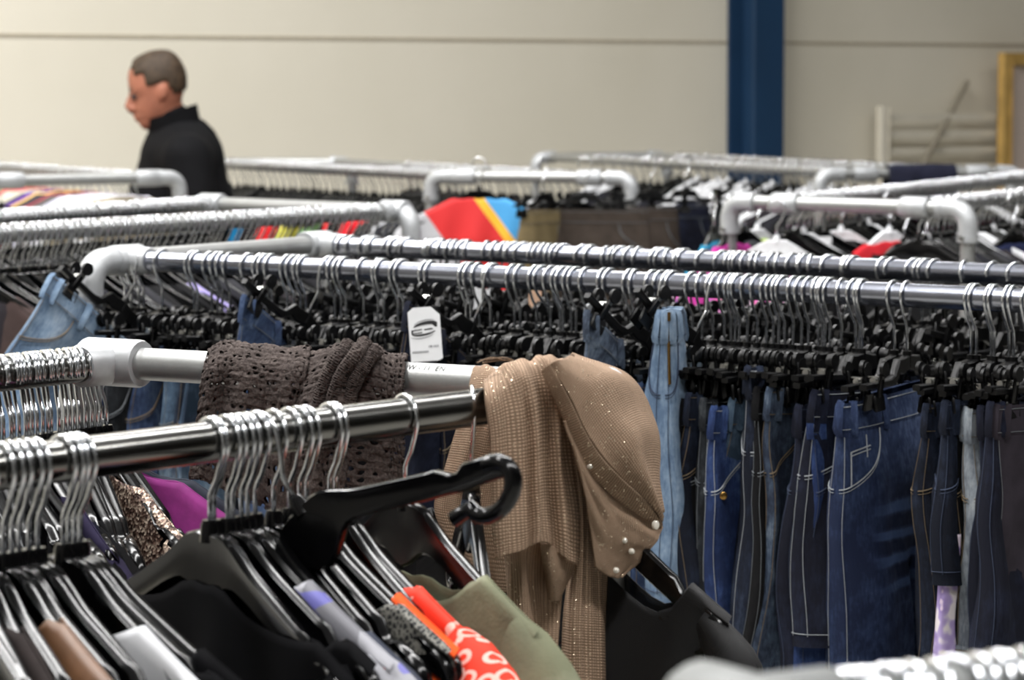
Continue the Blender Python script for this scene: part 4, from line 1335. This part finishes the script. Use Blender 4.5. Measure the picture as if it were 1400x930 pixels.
# R4
h4f = row(R4F, -10, 196, (7, 9, 11), True, 'hanger on the rack in front of the man', 'hangers on the rack in front of the man', .3, mass=True)
h4b = row(R4B, -190, 12, (12, 16), True, 'hanger on the outer rail of the rack in front of the man', 'hangers on the outer rail before the man', .3, mass=True)
dress(h4f, 2, [(190, 186, 170), (160, 156, 140), (120, 110, 90), (200, 180, 176), (84, 80, 78), (176, 176, 190), (60, 56, 60)], 'muted pastel top on the rack in front of the man', 'pastel tops on the rack in front of the man', dz=.045)
for px, rgb, n_ in ((10, (128, 40, 56), 'wine red'), (28, (146, 150, 104), 'sage green'), (45, (196, 84, 92), 'coral pink'), (80, (84, 48, 136), 'purple'), (94, (216, 180, 110), 'sand yellow'), (112, (150, 60, 70), 'dull red'), (135, (226, 220, 226), 'white'), (160, (206, 204, 216), 'pale lilac-white')):
    one(h4f, px, rgb, n_ + ' top among the clothes in front of the man', dz=.05)
# R5: rail running to the back left, and the end frame
h5b = row(R5B, 316, 632, (6, 8, 9), True, 'hanger on the rail running back past the man', 'hangers on the rail running back past the man', 0, mass=True)
h5f = row(R5F, 560, 800, (8, 10, 12), True, 'hanger on the middle rack by the red and blue shirt', 'hangers on the middle rack', .25, mass=True)
dress(h5b, 2, DARKS, 'dark top on the rail running back past the man', 'dark tops on the rail running back past the man', skip=((390, 412), (425, 450), (455, 480), (500, 530), (545, 560)))
for px, rgb, n_ in ((400, (40, 140, 196), 'turquoise'), (436, (206, 40, 44), 'bright red'), (466, (196, 190, 74), 'yellow-green'), (496, (104, 140, 92), 'leaf green'), (514, (196, 36, 40), 'scarlet'), (550, (200, 30, 40), 'crimson'), (580, (206, 206, 210), 'light grey')):
    one(h5b, px, rgb, n_ + ' top on the rail running back past the man')
for px, rgb, n_ in ((640, (44, 62, 150), 'royal blue'), (655, (220, 218, 214), 'off-white'), (668, (204, 170, 60), 'mustard'), (684, (70, 70, 86), 'slate'), (704, (230, 160, 130), 'peach'), (722, (180, 206, 232), 'ice blue'), (742, (40, 36, 36), 'near-black')):
    one(h5f, px, rgb, n_ + ' top on the middle rack near the red and blue shirt')
def shirtm():
    t = NT('red_blue_panel_shirt')
    sep = t.node('ShaderNodeSeparateXYZ', {'Vector': t.tc.outputs['Object']})
    d = t.math('SUBTRACT', sep.outputs['X'], t.math('MULTIPLY', t.math('ADD', sep.outputs['Z'], .14), -.75))
    c = t.ramp(t.math('ADD', t.math('MULTIPLY', d, 2.0), .5), [(.0, srgb(168, 168, 172)), (.17, srgb(168, 168, 172)), (.18, srgb(196, 28, 30)), (.52, srgb(196, 28, 30)), (.53, srgb(226, 170, 40)), (.58, srgb(226, 170, 40)), (.59, srgb(66, 150, 206))])
    for e in t.n: 
        if e.type == 'VALTORGB': e.color_ramp.interpolation = 'CONSTANT'
    t.set(color=c, rough=.7); return t.m
M['panelshirt'] = shirtm()
pos = aty(655, 246, 9.05); pos.z = RH + .05
ps = make_top('red and blue panelled shirt with yellow stripe and grey edging on the middle rack', M['panelshirt'], 'shirt', L=.55, half=.21, seed=5, neck=.07, dip=.03, sleeve=.2, fine=True)
wear(ps, pos, radians(-6))
place(PHS, pos, radians(-6), 0, 'black hanger carrying the red and blue panelled shirt', 'hanger')
def trous(px, y, Y, den, label, yaw, **kw):
    p = aty(px, y, Y); p.z = RH + .05
    a = dict(L=.8, w=.30, th=.06, seed=px * .3, detail=0, loops=False, cat='trousers', name='trousers'); a.update(kw)
    wear(make_jeans(label, den, 'grey', **a), p, yaw)
    place(PTS, p, yaw, 0, 'trouser hanger holding the ' + label.split(' on ')[0].split(' beside ')[0], 'hanger')
trous(742, 246, 8.95, 'khaki', 'khaki trousers beside the broad brown trousers on the middle rack', radians(55), w=.2)
trous(800, 246, 9.0, 'brown', 'broad brown corduroy trousers on the middle rack', radians(-12), w=.36)
trous(888, 246, 9.15, 'brown', 'narrower brown trousers beside the leg of the middle rack', radians(10), w=.17)
trous(936, 246, 9.3, 'navy', 'navy trousers between the brown pair and the right-hand rack', radians(20), w=.16)
# R6
h6b = row(R6B, 820, 1180, (9, 11, 14), True, 'hanger on the distant rack by the blue column', 'hangers on the distant rack by the column', .4, mass=True)
h6f = row(R6F, 930, 1330, (9, 12, 15), True, 'hanger on the distant outer rail by the blue column', 'hangers on the distant outer rail by the column', .3, mass=True)
dress(h6b, 1, DARKS, 'dark top on the distant rack by the blue column', 'dark tops on the distant rack by the column')
dress(h6f, 2, DARKS, 'dark top on the distant outer rail by the blue column', 'dark tops on the distant outer rail by the column')
nc = thing('cloth', 'navy cloth folded over the distant pipe in front of the slatted panel', 'cloth', (A6.x, A6.y, RH + .02))
no = Vector(nc.location)
d6 = (B6 - A6).normalized(); m6 = Vector((d6.y, -d6.x, 0)); m6 = m6 if m6.y < 0 else -m6
g = []
for o_, z_ in ((-.03, -.10), (-.028, -.02), (-.018, .015), (0, .026), (.018, .015), (.028, -.02), (.032, -.06), (.034, -.11)):
    g.append([at_px((A6, B6 + d6 * .2), px) + m6 * (o_ + .004 * (k % 2)) + UP * z_ - no for k, px in enumerate((1212, 1235, 1258, 1282, 1304))])
V, Fc, UV = patch(g, 24, 28, lambda u, v, p: .004 * noise.noise(Vector((u * 5, v * 4, 2))))
sheet_obj('fold', V, Fc, UV, (1, 1), fab((26, 28, 44)), nc)
# R7
h7b = row(R7B, 1078, 1420, (5, 6, 8), True, 'hanger on the receding rail of the two-elbow rack', 'hangers on the receding rail of the two-elbow rack', .12)
h7f = row(R7F, 1256, 1440, (6, 8), True, 'hanger on the outer rail of the two-elbow rack', 'hangers on the outer rail of the two-elbow rack', .15, mass=True)
dress(h7b, 2, DARKS, 'dark top on the receding rail of the two-elbow rack', 'dark tops on the receding rail of the two-elbow rack', skip=((1078, 1135),))
dress(h7f, 2, DARKS + [(30, 34, 60)], 'dark top on the outer rail of the two-elbow rack', 'dark tops on the outer rail of the two-elbow rack')
def pinkm():
    t = NT('pink_white_print'); n = t.noise(t.mapping((1, 1, 2)), 9, 2)
    t.set(color=t.ramp(n, [(.40, srgb(236, 150, 216)), (.47, srgb(240, 226, 238)), (.53, srgb(236, 96, 160)), (.62, srgb(206, 110, 206))]), rough=.7); return t.m
M['pink'] = pinkm()
def farone(px, y, Y, label, mat, yaw, hang='black', hl=None, dz=0, **kw):
    p = aty(px, y, Y); p.z = RH + dz
    a = dict(L=.5, seed=px * .2, neck=.08, dip=.03, sleeve=.25, fine=True); a.update(kw)
    wear(make_top(label, mat, a.pop('cat', 'top'), **a), p, yaw)
    place(PHW if hang == 'white' else PHS, p, yaw, 0, hl or ('%s hanger under the %s' % (hang, label)), 'hanger')
Y7 = A7.y
farone(1062, 280, Y7 - .03, 'pink and white printed top on a white hanger below the elbow rack', M['pink'], radians(-12), 'white', 'white hanger with the pink and white top', sleeve=.12, neck=.10, dip=.06, dz=-.01)
farone(1150, 281, Y7 + .24, 'black jacket with a white chest label under the elbow rack pipe', fab((9, 9, 10)), radians(18), 'white', 'white hanger inside the black jacket with the label', cat='jacket', L=.55, half=.18)
p = aty(1124, 329, Y7 + .12); mb = MB(); mb.box((0, 0, 0), (.05, .002, .018), None, .0006); lb = mb.build('price_tag', M['white_paper']); lb.location = p; lb.rotation_euler = (0, -.05, .3)
tag(lb, 'small white label on the chest of the black jacket', 'label')
farone(1000, 279, Y7 + .12, 'magenta top beside the leg with the elbow', fab((190, 60, 150)), radians(60), sleeve=.2)
farone(976, 279, Y7 + .2, 'teal and white top left of the elbow leg', fab((50, 140, 176)), radians(70), sleeve=.2)
farone(1018, 280, Y7 + .22, 'grey top between the magenta and the pink tops', fab((72, 74, 78)), radians(50), sleeve=.2)
farone(1036, 280, Y7 + .30, 'lime green top behind the white hanger', fab((176, 206, 70)), radians(50), 'white', sleeve=.1)
farone(1216, 283, Y7 + .2, 'red-trimmed dark top behind the elbow rack pipe', fab((196, 40, 50)), radians(40), 'white', sleeve=.2)
farone(1236, 283, Y7 + .05, 'brown top near the right elbow leg', fab((92, 66, 58)), radians(40), sleeve=.2, dz=-.02)
farone(1262, 283, Y7 - .05, 'dark top with orange print near the right elbow leg', fab((40, 38, 40)), radians(35), 'white', sleeve=.2, dz=-.03)
farone(1276, 283, Y7 + .06, 'burnt orange top behind the right elbow leg', fab((206, 92, 30)), radians(45), sleeve=.2, dz=-.05)
farone(1385, 283, Y7 + .1, 'navy top right of the right elbow leg', fab((30, 36, 66)), radians(40), sleeve=.25)

# the many far hangers beyond the individually built ones
mv, mf, mm = [], [], []
for pos, yaw, tl, w_ in MASS:
    X = Matrix.Translation(pos) @ Euler((0, tl, yaw)).to_matrix().to_4x4()
    for me_, mi in ((HOOKSM, 0), (BODYW if w_ else BODYS, 2 if w_ else 1)):
        b0 = len(mv); mv.extend(X @ v.co for v in me_.vertices)
        for p_ in me_.polygons: mf.append(tuple(b0 + i for i in p_.vertices)); mm.append(mi)
me = bpy.data.meshes.new('hangers'); me.from_pydata(mv, [], mf)
for m_ in ('wire', 'black_plastic', 'white_plastic'): me.materials.append(M[m_])
for p_, i in zip(me.polygons, mm): p_.material_index = i; p_.use_smooth = True
ho = link(bpy.data.objects.new('clothes_hangers', me))
tag(ho, 'crowd of black and white hangers on the blurred racks far behind', 'hangers', None, 'stuff')

# ------------------------------------------------------------------ things standing along the back wall
def wb(px, py, off): return onplane(px, py, Vector((WA.x, WA.y, 0)), WN, off)
M['cream_wood'] = simple('cream_painted_wood', srgb(214, 208, 192), .55, 0, .3, .03, 10)
M['pine'] = simple('pine_wood', srgb(196, 160, 92), .6, 0, .3, .12, 8)
M['palepanel'] = simple('pale_board', srgb(206, 190, 178), .6, 0, .3, .03, 3)
M['polegrey'] = simple('grey_pole', srgb(150, 142, 126), .6)  # grey of a cast shadow, put into the colour
WY = atan2(WD.y, WD.x)
a = wb(1207, 145, .10); b = wb(1372, 150, .10); ht = a.z
L_ = (Vector((b.x, b.y, 0)) - Vector((a.x, a.y, 0))).length
lp = thing('slatted_panel', 'cream slatted wooden panel standing against the wall right of the blue column', 'slatted panel', (a.x, a.y, 0), (0, 0, WY))
for x in (0, L_):
    mb = MB(); mb.box((x, 0, ht / 2), (.055, .05, ht), None, .006); mb.build('post', M['cream_wood'], lp)
z = wb(1280, 160, .1).z
while z > .1:
    mb = MB(); mb.box((L_ / 2, 0, z), (L_ - .055, .022, .030), None, .004); mb.build('slat', M['cream_wood'], lp); z -= .079
a = wb(1375, 80, .16); zt_ = wb(1375, 72, .16).z
fr = thing('wooden_frame', 'tall pine frame around a pale board, cut off by the right edge', 'frame', (a.x, a.y, 0), (0, 0, WY))
for x in (0, .9):
    mb = MB(); mb.box((x, 0, zt_ / 2), (.066, .045, zt_), None, .004); mb.build('post', M['pine'], fr)
for zz in (zt_ - .03, .3):
    mb = MB(); mb.box((.45, 0, zz), (.834, .04, .06), None, .004); mb.build('cross_rail', M['pine'], fr)
mb = MB(); mb.box((.45, .015, zt_ / 2 + .135), (.834, .008, zt_ - .39)); mb.build('board', M['palepanel'], fr)
a = wb(1322, 112, .04); b = wb(1264, 222, .16)  # diagonal shadow on wall and panel, modelled as an added leaning rod
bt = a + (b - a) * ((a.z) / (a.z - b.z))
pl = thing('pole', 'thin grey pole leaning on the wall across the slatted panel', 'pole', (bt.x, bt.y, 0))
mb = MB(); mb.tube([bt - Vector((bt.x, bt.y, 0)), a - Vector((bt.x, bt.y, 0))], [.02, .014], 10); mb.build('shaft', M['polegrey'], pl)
mb = MB(); mb.tube([(0, 0, 0), (0, 0, .02)], .024, 10); mb.build('foot_cap', M['black_matt'], pl)  # end cap of the added shadow rod

# ------------------------------------------------------------------ the man
def skinned(name, verts, edges):
    """Closed tapered limbs between joints; the voxel pass of the object melts them into one surface."""
    mb = MB()
    def rr(v): return v[1] if isinstance(v[1], tuple) else (v[1], v[1])
    for p, r in verts:
        rx, ry = r if isinstance(r, tuple) else (r, r)
        mb.sphere(p, 1, 18, 12, (rx, ry, (rx + ry) / 2 if abs(rx - ry) < .02 else rx))
    for i, j in edges:
        A, B = Vector(verts[i][0]), Vector(verts[j][0]); ra, rb = rr(verts[i]), rr(verts[j])
        t = (B - A).normalized(); y = Vector((0, 1, 0)); x = y.cross(t)
        if x.length < .3: x = Vector((1, 0, 0)) - t * t.x; 
        x.normalize(); y = t.cross(x).normalized()
        rings = []
        for k in range(7):
            f = k / 6; c = A.lerp(B, f); qx = ra[0] * (1 - f) + rb[0] * f; qy = ra[1] * (1 - f) + rb[1] * f
            rings.append([c + x * (qx * cos(2 * pi * n / 18)) + y * (qy * sin(2 * pi * n / 18)) for n in range(18)])
        mb.loft(rings)
    return mb.mesh(name)
def join_raw(mb, me):
    mb.add([v.co for v in me.vertices], [tuple(p.vertices) for p in me.polygons])
HEADC = Vector((-.075, 0, 1.605)); HT = Matrix.Rotation(radians(-17), 4, 'Y')
prof = [(.120, -.012, .030, .012), (.110, -.050, .066, .044), (.092, -.072, .084, .062), (.07, -.083, .092, .071), (.045, -.089, .096, .075), (.022, -.092, .095, .076), (.008, -.086, .092, .075),
        (-.008, -.084, .087, .073), (-.028, -.088, .078, .071), (-.048, -.091, .064, .066), (-.058, -.088, .056, .063), (-.066, -.094, .05, .060), (-.076, -.088, .042, .056), (-.090, -.093, .028, .048), (-.106, -.086, .01, .036), (-.116, -.066, -.02, .016)]
def head_pt(z, f, b, w, a, g=0.0):
    cx = (f + b) / 2; rx = (b - f) / 2 + g; ry = w + g
    c, s_ = cos(a), sin(a)
    return Vector((cx - rx * math.copysign(abs(c) ** .85, c), ry * math.copysign(abs(s_) ** .9, s_), z + (g if z > .1 else 0)))
def headW(p): return HEADC + (HT @ p.to_4d()).to_3d() if False else HEADC + (HT.to_3x3() @ p)
mbh = MB()
mbh.loft([[headW(head_pt(z, f, b, w_, 2 * pi * k / 32)) for k in range(32)] for z, f, b, w_ in prof])
mbh.tube([headW(Vector(p)) for p in ((-.085, 0, .018), (-.096, 0, .0), (-.108, 0, -.018), (-.104, 0, -.034), (-.088, 0, -.040))], [.008, .011, .014, .015, .008], 10)
for s_ in (-1, 1):
    mbh.sphere(headW(Vector((.012, s_ * .077, -.006))), .03, 12, 8, (.62, .35, 1.0))
    mbh.sphere(headW(Vector((-.098, s_ * .012, -.032))), .010, 8, 6)
    mbh.sphere(headW(Vector((-.078, s_ * .030, .020))), .017, 8, 6, (.6, 1.2, .5))
mbh.tube([headW(Vector((-.092, -.022, -.060))), headW(Vector((-.099, 0, -.058))), headW(Vector((-.092, .022, -.060)))], [.004, .007, .004], 8)
mbh.tube([headW(Vector((-.090, -.018, -.070))), headW(Vector((-.098, 0, -.071))), headW(Vector((-.090, .018, -.070)))], [.004, .007, .004], 8)
BV = [((0, 0, .94), (.13, .16)), ((0, 0, 1.08), (.12, .145)), ((0.005, 0, 1.24), (.125, .155)), ((0.0, 0, 1.36), (.11, .14)), ((-.02, 0, 1.45), .06), ((-.045, 0, 1.53), .056), ((-.06, 0, 1.58), .055)]
BE = [(0, 1), (1, 2), (2, 3), (3, 4), (4, 5), (5, 6)]
def addv(v, r, p): BV.append((v, r)); BE.append((p, len(BV) - 1)); return len(BV) - 1
HANDS = []
for s_ in (-1, 1):
    sh_ = addv((.01, s_ * .175, 1.385), .062, 3); el = addv((.05, s_ * .235, 1.12), .046, sh_); wr_ = addv((-.13, s_ * .20, .985), .030, el)
    pm = addv((-.20, s_ * .195, .965), (.020, .040), wr_)
    for k in range(4):
        y0 = s_ * (.165 + .02 * k); lg = (.038, .044, .042, .034)[k]
        a1 = addv((-.235, y0, .955), .0095, pm); a2 = addv((-.235 - lg * .8, y0, .935), .0088, a1); a3 = addv((-.235 - lg * 1.0, y0, .905), .008, a2)
    t1 = addv((-.185, s_ * .155, .955), .011, pm); t2 = addv((-.215, s_ * .140, .935), .0095, t1)
    hp = addv((0, s_ * .095, .88), .090, 0); kn = addv((-.015, s_ * .105, .48), .060, hp); an = addv((.02, s_ * .11, .09), .042, kn); to = addv((-.13, s_ * .125, .035), (.030, .042), an)
join_raw(mbh, skinned('fig', BV, BE))
M['skin'] = simple('skin', srgb(158, 100, 78), .55, 0, .4, .07, 18)
M['hair'] = simple('greying_brown_hair', srgb(60, 47, 34), .6, 0, .3, .25, 60, .5, 260, .003)
M['jacket'] = simple('black_jacket_cloth', srgb(15, 15, 17), .85, 0, .12, .1, 20, .2, 150)
M['trouser'] = simple('dark_trouser_cloth', srgb(40, 42, 50), .85, 0, .2)
pX = aty(249, 200, 10.3)
man = thing('person', 'man in a black jacket with short brown hair looking down, behind the racks', 'person', (pX.x, pX.y, 0), (0, 0, radians(6)))
bo = mbh.build('body', M['skin'], man)
m = bo.modifiers.new('one_surface', 'REMESH'); m.mode = 'VOXEL'; m.voxel_size = .006; m.use_smooth_shade = True
m = bo.modifiers.new('soften', 'SMOOTH'); m.factor = .5; m.iterations = 4
# hair cap
V = []; Fc = []; na = 40
hp_ = [(.120, -.012, .030, .012)] + prof[1:9]
for z, f, b, w_ in hp_:
    for k in range(na): V.append(headW(head_pt(z, f, b, w_, 2 * pi * k / na, .009 + .002 * noise.noise(Vector((k * .8, z * 60, 0))))))
V.append(headW(Vector((.01, 0, .132))))
def hair_on(i, k):
    z, f, b, w_ = hp_[i]; p = head_pt(z, f, b, w_, 2 * pi * (k + .5) / na)
    if z > .10: return True
    lim = -.066 + (.10 - z) * .25 if z > .045 else (-.03 if z > .02 else .035)
    return p.x > lim
for i in range(len(hp_) - 1):
    for k in range(na):
        if hair_on(i + 1, k): Fc.append((i * na + k, i * na + (k + 1) % na, (i + 1) * na + (k + 1) % na, (i + 1) * na + k))
for k in range(na): Fc.append((len(V) - 1, (k + 1) % na, k))
me = bpy.data.meshes.new('hair'); me.from_pydata(V, [], Fc); me.materials.append(M['hair'])
for p_ in me.polygons: p_.use_smooth = True
ho = link(bpy.data.objects.new('hair', me), man)
m = ho.modifiers.new('t', 'SOLIDIFY'); m.thickness = .012; m.offset = -1
m = ho.modifiers.new('s', 'SUBSURF'); m.levels = m.render_levels = 1
for s_ in (-1, 1):
    mb = MB(); mb.tube([headW(Vector(p)) for p in ((-.088, s_ * .016, .027), (-.083, s_ * .034, .031), (-.068, s_ * .052, .026))], [.004, .0045, .002], 8); mb.build('eyebrow', M['hair'], man)
    mb = MB(); mb.sphere(headW(Vector((-.078, s_ * .031, .004))), .012, 10, 8); mb.build('eye', M['black_ink'], man)
# jacket
JV = [((0.0, 0, .93), (.15, .185)), ((-.02, 0, 1.08), (.165, .175)), ((-.008, 0, 1.24), (.175, .185)), ((.0, 0, 1.37), (.142, .168)), ((-.012, 0, 1.455), (.075, .082)), ((-.03, 0, 1.50), (.068, .072))]
JE = [(0, 1), (1, 2), (2, 3), (3, 4), (4, 5)]
for s_ in (-1, 1):
    b0 = len(JV)
    JV += [((.015, s_ * .18, 1.385), .085), ((.055, s_ * .245, 1.12), .066), ((-.115, s_ * .205, .99), .046)]
    JE += [(3, b0), (b0, b0 + 1), (b0 + 1, b0 + 2)]
mbj = MB(); join_raw(mbj, skinned('jk', JV, JE))
jo = mbj.build('jacket', M['jacket'], man)
m = jo.modifiers.new('one_surface', 'REMESH'); m.mode = 'VOXEL'; m.voxel_size = .009; m.use_smooth_shade = True
m = jo.modifiers.new('soften', 'SMOOTH'); m.factor = .5; m.iterations = 6
mb = MB(); rings = []
for z, gx, o in ((1.445, -.012, 0), (1.50, -.026, .002), (1.535, -.036, .006), (1.53, -.036, .000), (1.47, -.018, -.006)):
    rings.append([Vector((gx + (.080 + o) * cos(2 * pi * k / 28), (.078 + o) * sin(2 * pi * k / 28), z + .028 * cos(2 * pi * k / 28))) for k in range(28)])
mb.loft(rings, True, False); mb.build('collar', M['jacket'], jo)
TV = [((0, 0, .97), (.14, .17))]; TE = []
for s_ in (-1, 1):
    b0 = len(TV)
    TV += [((0, s_ * .095, .86), .108), ((-.012, s_ * .105, .48), .078), ((.02, s_ * .11, .11), .062)]
    TE += [(0, b0), (b0, b0 + 1), (b0 + 1, b0 + 2)]
mbt = MB(); join_raw(mbt, skinned('tr', TV, TE)); to_ = mbt.build('trousers', M['trouser'], man)
m = to_.modifiers.new('one_surface', 'REMESH'); m.mode = 'VOXEL'; m.voxel_size = .011; m.use_smooth_shade = True
m = to_.modifiers.new('soften', 'SMOOTH'); m.factor = .5; m.iterations = 6
for s_ in (-1, 1):
    mb = MB(); mb.loft([[Vector((.055 + (-.125 - .055) * 0 + x + r_ * .0, s_ * .115 + y, z)) for x, y in [(.09 * sc * cos(2 * pi * k / 20) * 1.45 - .085, .05 * sc * sin(2 * pi * k / 20)) for k in range(20)]] for z, sc, r_ in ((0, 1, 0), (.02, 1.02, 0), (.05, .92, 0), (.075, .7, 0), (.085, .5, 0))])
    mb.build('shoe', M['black_matt'], man)
LAMPS = [(-4, 0, 150), (0, 0, 150), (5, 0, 35), (-4, -4, 205), (1, -4, 170), (-5, 4, 150), (1, 4, 120)]
EXPO = 1.05
# ------------------------------------------------------------------ light, camera
def area(name, loc, size, power, col=(1, 1, 1), rot=(0, 0, 0)):
    l = bpy.data.lights.new(name, 'AREA'); l.shape = 'RECTANGLE'; l.size, l.size_y = size; l.energy = power; l.color = col
    o = bpy.data.objects.new(name, l); COL.objects.link(o); o.location = loc; o.rotation_euler = rot
    return o
yawW = atan2(WD.y, WD.x)
def tubes(u, n_, power, col=(1, .99, .98), size=(6, .35)):
    c = Vector((0, 5, 0)) + WD * u + WN * n_
    area('ceiling_tube', (c.x, c.y, HC - .12), size, power, col, (0, 0, yawW))
for u, n_, p_ in LAMPS: tubes(u, n_, p_)

w = bpy.data.worlds.new('world'); SC.world = w; w.use_nodes = True
w.node_tree.nodes['Background'].inputs['Color'].default_value = (0.8, 0.85, 1.0, 1)
w.node_tree.nodes['Background'].inputs['Strength'].default_value = 0.3

cam = bpy.data.cameras.new('camera'); co = bpy.data.objects.new('camera', cam); COL.objects.link(co)
co.location = CAM; co.rotation_euler = (pi / 2 - TH, 0, 0)
cam.sensor_width = 36; cam.sensor_fit = 'HORIZONTAL'; cam.lens = 36 * F / 1400
cam.clip_start = .05; cam.clip_end = 100
cam.dof.use_dof = True; cam.dof.focus_distance = 3.45; cam.dof.aperture_fstop = cam.lens / 10.0
cam.dof.aperture_blades = 9
SC.camera = co
SC.view_settings.view_transform = 'Standard'; SC.view_settings.look = 'None'
SC.view_settings.exposure = EXPO; SC.view_settings.gamma = 1.0; SC.view_settings.use_curve_mapping = False
